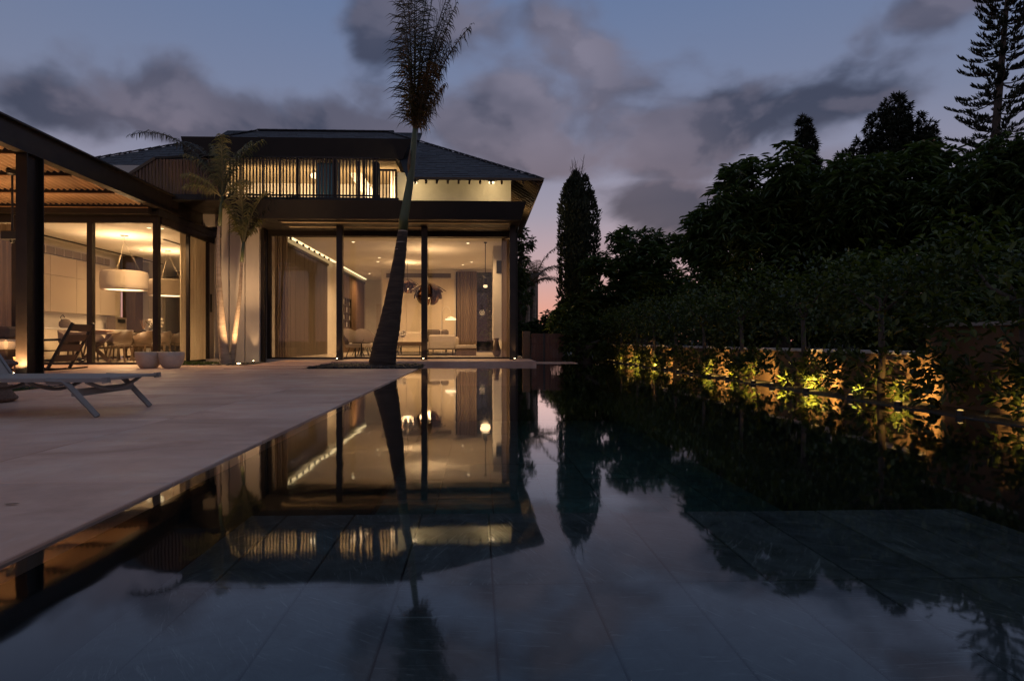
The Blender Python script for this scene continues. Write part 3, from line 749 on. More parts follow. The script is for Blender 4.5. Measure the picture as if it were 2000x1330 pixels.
# kitchen doors along the left wall (upper tier, lower tier)
yk = [14.9, 16.0, 17.1, 18.2, 19.3, 20.35]
for i in range(5):
    for (z0, z1) in ((1.35, 2.35), (2.36, 2.88)):
        part('cabinet_door', 'cabinet', villa, lambda b: b.box(-11.718, -11.60, yk[i] + .006, yk[i + 1] - .006, z0, z1))
    part('cabinet_door', 'cabinet', villa, lambda b: b.box(-11.718, -11.2, yk[i] + .006, yk[i + 1] - .006, .08, .86))
part('counter', 'white', villa, lambda b: b.box(-11.718, -11.18, 14.9, 20.35, .865, .90))
vg = part('air_grille', 'grille', villa, lambda b: b.box(-11.718, -11.66, 15.2, 19.9, 2.93, 3.13))
for i in range(12): part('grille_divider', 'cabinet', vg, lambda b: b.box(-11.659, -11.65, 15.5 + i * .37, 15.53 + i * .37, 2.93, 3.13))
part('ceiling_track', 'black', villa, lambda b: b.box(-11.35, -11.30, 15, 22.5, DCZ - .03, DCZ - .003))
part('ceiling_track', 'black', villa, lambda b: b.box(-8.55, -8.50, 17, 24, DCZ - .03, DCZ - .003))
# dining glazing: front and return
dg = part('glass_wall', 'steel', villa, lambda b: b.box(-13.6, DX, DYF, DYF + .1, .007, .05))
part('head_rail', 'steel', dg, lambda b: b.box(-13.6, DX, DYF, DYF + .1, 3.30, 3.46))
DMX = [-13.4, ax(28, DYF), ax(175, DYF), DX - .06]
for x in DMX: part('mullion', 'steel', dg, lambda b: b.box(x - .06, x + .06, DYF - .01, DYF + .12, .05, 3.30))
for i in range(3): part('pane', 'glass', dg, lambda b: b.box(DMX[i] + .06, DMX[i + 1] - .06, DYF + .045, DYF + .055, .05, 3.30))
dg2 = part('glass_wall', 'steel', villa, lambda b: b.box(DX - .05, DX + .03, DYF + .12, 17.6, .007, .05))
part('head_rail', 'steel', dg2, lambda b: b.box(DX - .05, DX + .03, DYF + .12, 17.6, 3.28, 3.46))
for y in (16.1, 17.25): part('mullion', 'steel', dg2, lambda b: b.box(DX - .05, DX + .03, y - .035, y + .035, .05, 3.28))
part('pane', 'glass', dg2, lambda b: b.box(DX - .015, DX - .005, DYF + .12, 16.06, .05, 3.28))
part('pane', 'glass', dg2, lambda b: b.box(DX - .015, DX - .005, 16.14, 17.21, .05, 3.28))
part('door_handle', 'black', dg2, lambda b: b.box(DX + .04, DX + .07, 17.30, 17.34, 1.35, 1.85))
part('door_stile', 'stone_lt', dg2, lambda b: b.box(DX - .05, DX + .02, 17.29, 17.58, .05, 3.28))
curtain(DX - .14, DX - .14, 16.0, 17.55, .02, DCZ, 9, .06, 'curtain_l', villa)
curtain(-12.3, -10.75, DYF + .35, DYF + .35, .02, DCZ, 10, .06, 'curtain', villa)

# ------------------------------------------------------------------ pergola
pg = thing('pergola', 'dark steel pergola with rust corrugated roof panels lit from below', 'pergola', (-7.45, 10.5, 0))
PXc = -7.45
def ibeam_y(b, x, y0, y1, z0, z1, w=.18, t=.03):
    b.box(x - w / 2, x + w / 2, y0, y1, z1 - t, z1).box(x - w / 2, x + w / 2, y0, y1, z0, z0 + t).box(x - .012, x + .012, y0, y1, z0 + t, z1 - t)
ibeam = part('beam', 'steel', pg, lambda b: ibeam_y(b, PXc, 4.6, 17.55, 3.63, 4.09))
part('beam', 'steel', pg, lambda b: ibeam_y(b, -13.6, 4.6, 17.55, 3.63, 4.09))
part('beam', 'steel', pg, lambda b: b.box(-13.5, PXc - .1, 14.36, 14.5, 3.47, 3.95))
def hcol(b, x, y):
    b.box(x - .09, x + .09, y - .2, y - .175, 0, 3.63).box(x - .09, x + .09, y + .175, y + .2, 0, 3.63).box(x - .012, x + .012, y - .175, y + .175, 0, 3.63)
for (x, y) in ((PXc, 10.5), (PXc, 5.4), (-13.6, 10.5), (-13.6, 5.4)): part('column', 'steel', pg, lambda b: hcol(b, x, y))
def corr(b, y0, y1, z0, z1):
    x0, x1 = -13.4, PXc - .02; n = 300; s = len(b.v)
    for i in range(n + 1):
        x = x0 + (x1 - x0) * i / n; dz = .026 * math.sin(i * 2 * math.pi / 6.0)
        b.v += [(x, y0, z0 + dz), (x, y1, z1 + dz), (x, y0, z0 + dz + .006), (x, y1, z1 + dz + .006)]
    for i in range(n):
        a = s + 4 * i; c = a + 4
        b.f += [(a, a + 1, c + 1, c), (a + 2, c + 2, c + 3, a + 3), (a, c, c + 2, a + 2), (a + 1, a + 3, c + 3, c + 1)]
yy = 4.87
while yy < 14.2:
    part('corrugated_panel', 'corr', pg, lambda b: corr(b, yy - .02, yy + 1.35, 3.84, 3.68), True)
    part('shadow_strip', 'steel', pg, lambda b: b.box(-13.4, PXc - .1, yy + 1.38, yy + 1.43, 3.612, 3.70))  # dark strip added for the shadow line under each panel edge
    part('batten', 'batten', pg, lambda b: b.box(-13.4, PXc - .1, yy + 1.36, yy + 1.44, 3.596, 3.610))
    yy += 1.35
# ------------------------------------------------------------------ lamps indoors
def spot_lamp(name, label, x, y, z, tgt, energy, ang=90, col=WARM, blend=.7, lens=.035, cat='ground light', lm='spot_e', group='ground lights along the house', size=.02):
    t = thing(name, label, cat, (x, y, z), group)
    part('housing', 'black', t, lambda b: b.lathe([(lens * 1.5, 0), (lens * 1.5, .035), (lens * 1.15, .035), (lens * 1.0, .028)], (x, y, z), 14, True))
    part('lens', lm, t, lambda b: b.lathe([(lens * .95, .036), (lens * .6, .042), (.004, .044)], (x, y, z), 14, True))
    lamp('light', 'SPOT', (x, y, z + .06), energy, col, t, tgt, size, ang, blend)
    return t
def downlight(x, y, z, energy, room, where=''):
    t = thing('ceiling_downlight', 'small recessed downlight in the %s ceiling, %s' % (room, where), 'ceiling light', (x, y, z), 'recessed downlights in the %s ceiling' % room)
    part('trim_ring', 'white', t, lambda b: b.lathe([(.075, 0), (.075, -.012), (.055, -.012), (.05, -.004)], (x, y, z - .002), 14))
    part('lens', 'down_e' , t, lambda b: b.lathe([(.05, -.006), (.003, -.006)], (x, y, z - .002), 14))
    lamp('light', 'SPOT', (x, y, z - .05), energy, WARM, t, (x, y, 0), .05, 150, 1.0)
    return t
for (px, py, wh) in ((690, 474, 'front row, right of the first post'), (738, 512, 'rear row, left of the palm trunk'), (914, 475, 'front row, right of the middle post'), (921, 512, 'rear row, above the curtains')):
    Yd = F * (CZ - EYE) / (666 - py); downlight(ax(px, Yd), Yd, CZ, 330, 'living room', wh)
for (x, y, wh) in ((-3.6, 22.6, 'added behind the palm, over the rug'), (-.6, 24.6, 'added deep in the room near the rear window'), (-4.9, 28.0, 'added over the rear passage')): downlight(x, y, CZ, 250, 'living room', wh)  # extra downlights added to even out the light in the room
for (px, py, wh) in ((291, 449, 'left of the two near the glass corner'), (316, 450, 'beside the glass corner post')):
    Yd = F * (DCZ - EYE) / (666 - py); downlight(ax(px, Yd), Yd, DCZ, 250, 'dining room', wh)
downlight(-10.2, 19.0, DCZ, 150, 'dining room', 'above the table')
# drum pendants
def drum(px, py, Y, w, h, label, energy, group='drum pendants in the dining room'):
    c = at(px, py, Y); r = w / 2; t = thing('drum_pendant', label, 'pendant lamp', (c.x, c.y, c.z - h / 2), group)
    part('drum_shade', 'drum', t, lambda b: b.lathe([(r * .86, -h * .46), (r * .93, -h * .5), (r * .985, -h * .42), (r, -h * .2), (r, h * .15), (r * .985, h * .4), (r * .94, h * .48), (r * .86, h * .5), (r * .84, h * .46)], c, 40), True)
    part('diffuser', 'diff', t, lambda b: b.lathe([(.01, -h * .445), (r * .85, -h * .445)], c, 40))
    part('top_plate', 'white', t, lambda b: b.lathe([(.01, h * .40), (r * .84, h * .40)], c, 40))
    for a in (0.5, 2.6, 4.7):
        part('cord', 'grille', t, lambda b: b.tube([(c.x + r * .7 * math.cos(a), c.y + r * .7 * math.sin(a), c.z + h * .4), (c.x, c.y, c.z + h * .5 + .8)], .0032, 5))
    part('cord', 'white', t, lambda b: b.tube([(c.x, c.y, c.z + h * .5 + .85), (c.x, c.y, DCZ)], .006, 5))
    part('ceiling_rose', 'white', t, lambda b: b.lathe([(.09, 0), (.09, -.03), (.01, -.03)], (c.x, c.y, DCZ), 14))
    lamp('light', 'SPOT', (c.x, c.y, c.z - h * .56), energy * 1.1, WARM, t, (c.x, c.y, 0), r * .7, 170, .8)
    lamp('light', 'SPOT', (c.x, c.y, c.z + h * .52), energy * .6, WARM, t, (c.x, c.y, 9), .15, 165, 1.0)
    return t
drum(243, 549, 16.5, 1.12, .50, 'large round drum pendant lamp left of the glass corner post', 330)
drum(328, 563, 19.2, 1.12, .50, 'drum pendant lamp half hidden by the glass corner post', 300)
drum(382, 607, 23.5, .55, .26, 'small far drum pendant beside the pale curtain', 25)
# petal pendants
def petal_lamp(px, py, Y, r, label, energy):
    c = at(px, py, Y); t = thing('petal_pendant', label, 'pendant lamp', (c.x, c.y, c.z - r), 'petal pendants in the living room')
    def petal(b, a0, wid, p0, p1, rr, flare):
        s = len(b.v); n, mm = 5, 6
        for i in range(mm + 1):
            f = i / mm; ph = p0 + (p1 - p0) * f; rad = rr * (1 + flare * f * f); wz = wid * (1 - .25 * abs(2 * f - 1) ** 3)
            for j in range(n + 1):
                a = a0 + wz * (j / n - .5)
                b.v.append((c.x + rad * math.sin(ph) * math.cos(a), c.y + rad * math.sin(ph) * math.sin(a), c.z + rr * math.cos(ph)))
        for i in range(mm):
            for j in range(n):
                k = s + i * (n + 1) + j; b.f.append((k, k + 1, k + n + 2, k + n + 1))
    for tier, (rr, p0, p1, fl, nn) in enumerate(((r * .82, .10, 1.25, .55, 7), (r * .78, .45, 1.85, .22, 7), (r * .72, .9, 2.55, .1, 7))):
        for k in range(nn):
            a = 2 * math.pi * (k + .5 * tier) / nn
            p = part('petal', 'copper', t, lambda b: petal(b, a, 2 * math.pi / nn * .74, p0, p1, rr, fl), True)
            so = p.modifiers.new('thick', 'SOLIDIFY'); so.thickness = .012
            for e in (-1, 1):
                pass
    part('inner_glow', 'glow', t, lambda b: b.lathe([(.01, r * .25), (r * .14, r * .15), (r * .18, 0), (r * .14, -r * .15), (.01, -r * .25)], c, 14), True)
    part('cord', 'black', t, lambda b: b.tube([(c.x, c.y, c.z + r * .75), (c.x, c.y, CZ)], .008, 5))
    lamp('light', 'POINT', (c.x, c.y, c.z), energy * .16, WARM, t, size=.30)
    lamp('light', 'SPOT', (c.x, c.y, c.z + r * .95), energy * .5, WARM, t, (c.x, c.y, c.z + 9), .12, 172, 1.0)
    return t
petal_lamp(836, 577, 20.5, .50, 'large copper petal pendant lamp behind the middle post', 150)
petal_lamp(796, 561, 24.0, .36, 'smaller copper petal pendant lamp behind the big palm trunk', 130)
# black cylinder pendant near the right glass
c = at(948, 549, 19.0)
t = thing('cylinder_pendant', 'slim black cylinder pendant lamp on a long rod', 'pendant lamp', (c.x, c.y, c.z - .15))
part('rod', 'black', t, lambda b: b.tube([(c.x, c.y, c.z + .1), (c.x, c.y, CZ)], .014, 6))
part('ceiling_rose', 'black', t, lambda b: b.lathe([(.05, 0), (.05, -.03), (.01, -.03)], (c.x, c.y, CZ), 12))
part('socket', 'black', t, lambda b: b.lathe([(.02, .12), (.06, .10), (.06, -.12), (.055, -.12)], c, 14, True))
part('bulb', 'glow', t, lambda b: b.lathe([(.05, -.12), (.07, -.16), (.05, -.2), (.01, -.21)], c, 14), True)
lamp('light', 'POINT', (c.x, c.y, c.z - .3), 4, WARM, t, size=.16)
# arc floor lamp
c = at(880, 623, 24.0)
t = thing('arc_floor_lamp', 'white arc floor lamp glowing over the end of the sofa', 'floor lamp', (c.x - .1, 24.0, FZ))
pts = [(c.x - .35, 24.0, FZ + .02)] + [(c.x - .35 + .18 * (1 - math.cos(a)), 24.0, 1.55 + .35 * math.sin(a)) for a in [i * .32 for i in range(0, 10)]]
part('stem', 'white', t, lambda b: b.tube(pts, .012, 6))
part('base', 'white', t, lambda b: b.lathe([(.14, 0), (.14, .02), (.02, .025)], (c.x - .35, 24.0, FZ), 18, True))
part('lamp_shade', 'white', t, lambda b: b.lathe([(.02, .10), (.20, .02), (.22, -.01)], c, 20))
part('diffuser', 'diff', t, lambda b: b.lathe([(.01, -.012), (.21, -.012), (.21, -.03), (.01, -.03)], c, 20))
lamp('light', 'SPOT', (c.x, c.y, c.z - .05), 24, WARM, t, (c.x, c.y, 0), .2, 160, 1.0)
# upstairs light
t = thing('ceiling_lamp', 'warm ceiling lamp and added wall-wash spots of the upstairs room behind the balcony slats', 'ceiling light', (-5.2, 19.8, dzb - .25))
part('globe', 'diff', t, lambda b: b.lathe([(.02, .10), (.10, .06), (.13, 0), (.10, -.07), (.01, -.1)], (-5.2, 19.8, dzb - .2), 16), True)
part('stem', 'black', t, lambda b: b.tube([(-5.2, 19.8, dzb - .1), (-5.2, 19.8, dzb - .031)], .02, 8))
for k in range(6):
    x = -7.4 + k * .92; lamp('light', 'SPOT', (x, 18.95, 5.2), 130, (1, .66, .33), t, (x, 21.6, 5.0), .12, 165, 1.0)  # added spots without fixtures, washing the rear wall evenly behind the slats
# eave floodlights
c = Vector((1.32, 20.6, ez - .25)); t = thing('eave_floodlight', 'eave floodlight on the side wall behind the canopy end', 'wall light', c, 'floodlights under the eave')
part('housing', 'black', t, lambda b: b.box(c.x - .2, c.x - .02, c.y - .08, c.y + .08, c.z - .03, c.z + .03)); part('lens', 'glow', t, lambda b: b.box(c.x - .02, c.x, c.y - .07, c.y + .07, c.z - .02, c.z + .02))
lamp('light', 'SPOT', (c.x + .06, c.y - .3, c.z - .55), 40, (1, .74, .40), t, (c.x + .25, c.y - .4, c.z + 3), .05, 150, .9)
for (px, lab) in ((809, 'eave floodlight beside the palm crownshaft'), (960, 'eave floodlight near the roof corner')):
    c = at(px, 357, 17.7)
    t = thing('eave_floodlight', lab, 'wall light', (c.x, c.y, c.z), 'floodlights under the eave')
    part('bracket', 'black', t, lambda b: b.box(c.x - .02, c.x + .02, c.y + .02, c.y + .1, c.z - .02, c.z + .06))
    part('housing', 'black', t, lambda b: b.box(c.x - .09, c.x + .09, c.y - .05, c.y + .05, c.z + .02, c.z + .08))
    part('lens', 'diff', t, lambda b: b.box(c.x - .08, c.x + .08, c.y - .045, c.y + .045, c.z - .02, c.z + .018))
    lamp('light', 'SPOT', (c.x, c.y - .62, c.z - .25), 24, (1, .74, .40), t, (c.x, c.y + 1.0, c.z - .35), .08, 172, .6)

# ------------------------------------------------------------------ dining furniture
def chair_parts(t, x, y, z, face):
    """tub chair; face = unit vector (in x) the sitter looks along"""
    b = MB(); n = 18; s = 0
    for i in range(n + 1):
        a = -1.95 + 3.9 * i / n                      # around the back
        f = math.cos(a / 1.95 * math.pi / 2)          # 1 at the back, 0 at the front
        h = .62 + .20 * max(0, f) ** .6
        for (rr, zz) in ((.21, .43), (.255, .52), (.275, h), (.255, h + .004), (.235, .52), (.19, .44)):
            b.v.append((x - face * rr * math.cos(a), y + rr * 1.02 * math.sin(a), z + zz))
    for i in range(n):
        for j in range(6):
            j2 = (j + 1) % 6; b.f.append((i * 6 + j, (i + 1) * 6 + j, (i + 1) * 6 + j2, i * 6 + j2))
    b.build('backrest', M['chairsh'], t, True)
    part('seat', 'chairsh', t, lambda q: q.lathe([(.01, .40), (.20, .40), (.235, .43), (.22, .46), (.01, .465)], (x, y, z), 20), True)
    for sx in (-1, 1):
        for sy in (-1, 1):
            part('leg', 'tablewood', t, lambda q: q.bar((x + sx * .15, y + sy * .15, z + .41), (x + sx * .21, y + sy * .20, z), .035, .035))
pos = [(-9.18, 16.15, -1, 'nearest of the right row, beside the mullion'), (-9.18, 17.15, -1, 'second in the right row'), (-9.18, 18.15, -1, 'third in the right row, behind the corner post'),
       (-9.18, 19.15, -1, 'farthest in the right row by the curtain'), (-10.45, 16.15, 1, 'nearest of the left row'), (-10.45, 17.15, 1, 'second in the left row'),
       (-10.45, 18.15, 1, 'third in the left row'), (-10.45, 19.15, 1, 'farthest in the left row')]
for (x, y, f, d) in pos:
    t = thing('dining_chair', 'taupe tub dining chair, ' + d, 'chair', (x, y, .006), 'chairs around the dining table')
    chair_parts(t, x, y, .008, f)
t = thing('dining_table', 'long dark oak dining table on crossed legs behind the glass', 'table', (-9.8, 17.7, .006))
part('tabletop', 'tablewood', t, lambda b: b.bbox(-10.3, -9.3, 15.75, 19.9, .72, .765, .008))
for y in (16.1, 19.4):
    for s in (-1, 1):
        part('leg', 'tablewood', t, lambda b: b.bar((-9.8 + s * .42, y, .72), (-9.8 - s * .40, y + .03 * s, .012), .075, .07))
part('stretcher', 'tablewood', t, lambda b: b.box(-9.83, -9.77, 16.1, 19.4, .34, .40))
def blossoms(t, c, n, r, mt='petalw', name='blossom', s=.05, seed=1):
    q = random.Random(seed)
    for k in range(n):
        p = c + Vector((q.uniform(-r, r), q.uniform(-r, r), q.uniform(-r * .7, r * .7)))
        part(name, mt, t, lambda b: b.lathe([(.004, s * .7), (s * .7, s * .45), (s, 0), (s * .6, -s * .6), (.004, -s * .7)], p, 7))
c = at(300, 632, 17.9)
t = thing('flower_vase', 'white orchid arrangement standing on the dining table', 'flowers', (c.x, c.y, .768))
part('vase', 'black', t, lambda b: b.lathe([(.09, 0), (.13, .06), (.12, .12), (.08, .14)], (c.x, c.y, .768), 16, True))
blossoms(t, Vector((c.x + .03, c.y, 1.06)), 26, .16, seed=3)
for k in range(9): a = k * .7; part('stem', 'hedge', t, lambda b: b.tube([(c.x, c.y, .9), (c.x - .05 + .18 * math.cos(a), c.y + .14 * math.sin(a), 1.08 + .02 * (k % 3))], .006, 4))
t = thing('reed_diffuser', 'bundle of pale reeds in a jar beside the orchids', 'reed diffuser', (c.x - .28, c.y, .768))
part('jar', 'black', t, lambda b: b.lathe([(.05, 0), (.055, .09), (.02, .12)], (c.x - .28, c.y, .768), 12, True))
for k in range(8): a = k * .8; part('reed', 'batten', t, lambda b: b.tube([(c.x - .28, c.y, .85), (c.x - .28 + .1 * math.cos(a), c.y + .1 * math.sin(a), 1.15)], .006, 4))
tag(MB().lathe([(.02, 0), (.3, .01), (.42, .05), (.41, .06), (.3, .02), (.01, .015)], (-9.95, 16.35, .767), 26).build('serving_tray', M['batten'], None, True), 'shallow wooden serving tray on the near end of dining table', 'tray')
c = at(205, 628, 19.9)
t = thing('coffee_machine', 'boxy coffee machine standing on the kitchen counter', 'coffee machine', (-11.4, 19.9, .9))
part('body', 'fabric_m', t, lambda b: b.bbox(-11.6, -11.3, 19.6, 20.2, .902, 1.30, .01)); part('screen', 'black', t, lambda b: b.box(-11.299, -11.29, 19.7, 20.1, 1.12, 1.24))
t = thing('kettle', 'rounded pot on the kitchen counter beside the mullion', 'pot', (-11.4, 17.4, .9))
part('body', 'fabric_m', t, lambda b: b.lathe([(.10, 0), (.15, .06), (.15, .16), (.09, .24), (.02, .26)], (-11.4, 17.4, .902), 18, True), True); part('handle', 'black', t, lambda b: b.tube([(-11.4, 17.26, 1.1), (-11.4, 17.2, 1.2), (-11.4, 17.3, 1.27), (-11.4, 17.38, 1.2)], .012, 6))
t = thing('sideboard', 'low dark sideboard at the rear of the dining wing', 'sideboard', (-9.9, 24.6, .006))
part('body', 'tablewood', t, lambda b: b.bbox(-11.6, -8.4, 24.4, 24.9, .10, .82, .01)); part('top', 'batten', t, lambda b: b.box(-11.65, -8.35, 24.37, 24.93, .822, .86))
for k in range(4): part('leg', 'black', t, lambda b: b.box(-11.5 + k, -11.45 + k, 24.5, 24.55, .006, .10))
for k in range(3):
    x = ax(352 + k * 9, 24.6); tag(MB().bbox(x, x + .18, 24.6, 24.66, .862, 1.15 + .06 * k, .01).build('picture_frame', M['panelwood2' if k % 2 else 'fabric_m']), ['brown picture frame leaning on the far sideboard, nearest the post', 'taupe picture frame in the middle of the far sideboard', 'brown picture frame on the far sideboard beside the curtain'][(0, 1, 2)[k]], 'picture frame', 'frames on the sideboard')

# ------------------------------------------------------------------ living furniture
def rug(): return MB().bbox(-4.0, -.2, 20.2, 25.4, FZ + .001, FZ + .018, .005)
tag(rug().build('rug', M['rug']), 'dark woven rug under the living room seating', 'rug')
RZ = FZ + .019
# sofa seen from its side/back
x0, x1 = ax(831, 20.6), ax(890, 20.6)
t = thing('sofa', 'pale upholstered sofa with cushions behind the right glass pane', 'sofa', ((x0 + x1) / 2, 21.2, FZ))
part('seat', 'fabric_l', t, lambda b: b.bbox(x0, x1, 20.6, 23.2, .27, .50, .03))
part('backrest', 'fabric_l', t, lambda b: b.bbox(x0 + .1, x1, 20.55, 20.8, .26, .76, .05))
part('armrest', 'fabric_l', t, lambda b: b.bbox(x1 - .22, x1 + .02, 20.82, 23.2, .26, .70, .05))
for (a, c) in ((x0 - .05, x0 + .48), (x0 + .5, x1 - .25)):
    part('cushion', 'fabric_m', t, lambda b: b.bbox(a, c, 20.85, 21.05, .52, .94, .06))
for sx in (x0 + .08, x1 - .1):
    for y in (20.7, 23.0): part('leg', 'black', t, lambda b: b.box(sx - .02, sx + .02, y - .02, y + .02, RZ, .265))
t = thing('sofa', 'long cream sofa along the rear wall behind the flowers', 'sofa', (-2.6, 25.4, FZ))
part('seat', 'fabric_l', t, lambda b: b.bbox(-3.3, -1.2, 24.5, 25.4, RZ + .2, .5, .03)); part('backrest', 'fabric_l', t, lambda b: b.bbox(-3.3, -1.2, 25.3, 25.6, .3, .92, .05))
for k in range(4): part('leg', 'black', t, lambda b: b.box(-3.2 + (k % 2) * 1.9, -3.16 + (k % 2) * 1.9, 24.6 + (k // 2) * .7, 24.64 + (k // 2) * .7, RZ, RZ + .2))
t = thing('coffee_table', 'low dark coffee table seen right of the big palm trunk', 'table', (-2.6, 21.3, FZ))
xa, xc = ax(770, 20.6), ax(826, 20.6)
part('tabletop', 'tablewood', t, lambda b: b.bbox(xa, xc, 20.6, 21.7, .38, .52, .01))
for k in range(4): part('leg', 'black', t, lambda b: b.box([xa + .1, xc - .13][k % 2], [xa + .13, xc - .1][k % 2], 20.7 + (k // 2) * .85, 20.73 + (k // 2) * .85, RZ, .38))
c = at(783, 655, 21.0)
t = thing('flower_vase', 'round bouquet of pale flowers on the coffee table', 'flowers', (c.x, c.y, .521))
part('vase', 'glass', t, lambda b: b.lathe([(.06, 0), (.08, .06), (.05, .16), (.07, .18)], (c.x, c.y, .522), 14, True)); blossoms(t, Vector((c.x, c.y, .80)), 30, .14, seed=5)
def lounge_chair(px, Y, rot, label):
    p = at(px, 666, Y); t = thing('armchair', label, 'armchair', (p.x, p.y, FZ), 'rounded armchairs in the living room')
    b = MB(); n = 16
    for i in range(n + 1):
        a = -1.6 + 3.2 * i / n; f = math.cos(a * .95)
        h = .52 + .34 * max(0, f)
        for (rr, zz) in ((.27, .30), (.33, .45), (.38, h), (.35, h + .01), (.29, .45), (.24, .31)):
            q = a + rot; b.v.append((p.x + rr * math.cos(q), p.y + rr * math.sin(q), FZ + zz))
    for i in range(n):
        for j in range(6): b.f.append((i * 6 + j, (i + 1) * 6 + j, (i + 1) * 6 + (j + 1) % 6, i * 6 + (j + 1) % 6))
    b.build('backrest', M['fabric_m'], t, True)
    part('seat', 'fabric_l', t, lambda b: b.lathe([(.01, .28), (.27, .28), (.31, .36), (.27, .42), (.01, .43)], (p.x, p.y, FZ), 20), True)
    for k in range(4):
        a = rot + .78 + k * 1.571; part('leg', 'black', t, lambda b: b.tube([(p.x + .16 * math.cos(a), p.y + .16 * math.sin(a), FZ + .29), (p.x + .27 * math.cos(a), p.y + .27 * math.sin(a), FZ + .001)], .012, 6))
lounge_chair(694, 18.6, 2.6, 'rounded armchair nearest the first post, left of the palm')
lounge_chair(712, 19.3, 2.0, 'rounded armchair half hidden by the palm trunk')
lounge_chair(704, 20.6, 1.2, 'rounded armchair farther back, facing the window')
t = thing('side_table', 'small dark side table between the rounded armchairs', 'table', (ax(706, 18.1), 18.1, FZ))
X = ax(706, 18.1)
part('tabletop', 'tablewood', t, lambda b: b.lathe([(.01, .40), (.26, .40), (.27, .42), (.26, .44), (.01, .44)], (X, 18.1, FZ), 22)); part('stem', 'black', t, lambda b: b.tube([(X, 18.1, FZ + .02), (X, 18.1, FZ + .40)], .02, 8)); part('base', 'black', t, lambda b: b.lathe([(.18, .001), (.18, .015), (.01, .02)], (X, 18.1, FZ), 18, True))
x0, x1 = ax(891, 20.0), ax(930, 20.0)
t = thing('bench', 'low dark bench with a pale cushion in front of curtains', 'bench', ((x0 + x1) / 2, 20.3, FZ))
part('base', 'tablewood', t, lambda b: b.bbox(x0, x1, 20, 20.6, FZ + .001, .31, .01)); part('cushion', 'fabric_l', t, lambda b: b.bbox(x0 - .01, x1 + .01, 19.98, 20.62, .311, .42, .025))
c = at(970, 694, 18.9)
t = thing('floor_vase', 'tall slender jug on the floor beside the chimney breast', 'vase', (c.x, 18.9, FZ))
part('body', 'chairsh', t, lambda b: b.lathe([(.08, .001), (.12, .08), (.13, .18), (.08, .36), (.06, .48), (.08, .56), (.07, .57)], (c.x, 18.9, FZ), 18, True), True); part('handle', 'chairsh', t, lambda b: b.tube([(c.x - .06, 18.9, FZ + .52), (c.x - .14, 18.9, FZ + .55), (c.x - .15, 18.9, FZ + .42), (c.x - .10, 18.9, FZ + .32)], .015, 6))

# ------------------------------------------------------------------ terrace furniture
# sun lounger
NY, FY, SZ = 4.53, 5.24, .275
xf, xh, xt, zt2 = -2.68, -3.88, -4.32, .94
t = thing('sun_lounger', 'grey sling sun lounger with raised backrest on the deck', 'sun lounger', (-3.5, 4.9, 0))
part('seat', 'sling', t, lambda b: b.hexa([(xh, NY + .02, SZ - .012), (xf, NY + .02, SZ - .012), (xf, FY - .02, SZ - .012), (xh, FY - .02, SZ - .012), (xh, NY + .02, SZ + .006), (xf, NY + .02, SZ + .006), (xf, FY - .02, SZ + .006), (xh, FY - .02, SZ + .006)]))
part('backrest', 'sling', t, lambda b: b.bar((xh, (NY + FY) / 2, SZ), (xt, (NY + FY) / 2, zt2), FY - NY - .04, .018, (1, 0, .5)))
for y in (NY, FY):
    part('side_rail', 'alu', t, lambda b: b.bar((xf - .02, y, SZ - .01), (xh - .3, y, SZ - .008), .026, .024))
    part('rail_cap', 'alu', t, lambda b: b.bar((xf - .02, y, SZ - .01), (xf + .02, y, SZ - .006), .04, .04))
    part('back_rail', 'alu', t, lambda b: b.bar((xh, y, SZ), (xt, y, zt2), .03, .035))
    part('leg', 'alu', t, lambda b: b.tube([(xf - .42, y, SZ - .012), (xf - .30, y, SZ - .018), (xf - .26, y, SZ - .05), (xf - .06, y, .006)], .023, 4))
    part('leg', 'alu', t, lambda b: b.tube([(xt + .1, y, SZ - .02), (xt - .05, y, .006)], .023, 4))
part('crossbar', 'alu', t, lambda b: b.bar((xf - .22, NY, .175), (xf - .22, FY, .175), .05, .05))
part('crossbar', 'alu', t, lambda b: b.bar((xt + .1, NY, SZ - .03), (xt + .1, FY, SZ - .03), .04, .04))
for k in range(3):
    X = xf - .14 - k * .42
    part('sling_bow', 'alu', t, lambda b: b.tube([(X, NY + (FY - NY) * i / 10, SZ - .02 - .075 * math.sin(math.pi * i / 10)) for i in range(11)], .014, 6))
# wicker stool
cx, cy = -4.42, 5.68
t = thing('wicker_stool', 'woven hourglass stool behind the lounger at the lawn edge', 'stool', (cx, cy, 0))
part('body', 'wicker', t, lambda b: b.lathe([(.20, .002), (.225, .02), (.215, .06), (.165, .13), (.145, .19), (.16, .26), (.20, .33), (.215, .36), (.20, .375), (.01, .38)], (cx, cy, 0), 28), True)
for z in (.035, .345): part('rim', 'wicker', t, lambda b: b.tube([(cx + .218 * math.cos(a), cy + .218 * math.sin(a), z) for a in [i * 2 * math.pi / 24 for i in range(25)]], .018, 6))
# bowls
for (px, lab) in ((290, 'pale stoneware bowl planter, left of the pair'), (335, 'pale stoneware bowl planter, right of the pair')):
    Y = 12.75; X = ax(px, Y); t = thing('bowl_planter', lab, 'planter', (X, Y, 0), 'pair of bowl planters')
    part('bowl', 'ceramic', t, lambda b: b.lathe([(.13, .003), (.16, .01), (.215, .10), (.242, .22), (.248, .325), (.238, .33), (.225, .30), (.20, .24), (.01, .235)], (X, Y, 0), 32, False), True)
    part('soil', 'soil', t, lambda b: b.lathe([(.01, .255), (.215, .25)], (X, Y, 0), 24))
    part('plant', 'hedge', t, lambda b: [b.tube([(X + .1 * math.cos(k), Y + .1 * math.sin(k * 1.7), .25), (X + .12 * math.cos(k), Y + .1 * math.sin(k * 1.7), .33 + .02 * (k % 3))], [.012, .004], 4) for k in range(9)])
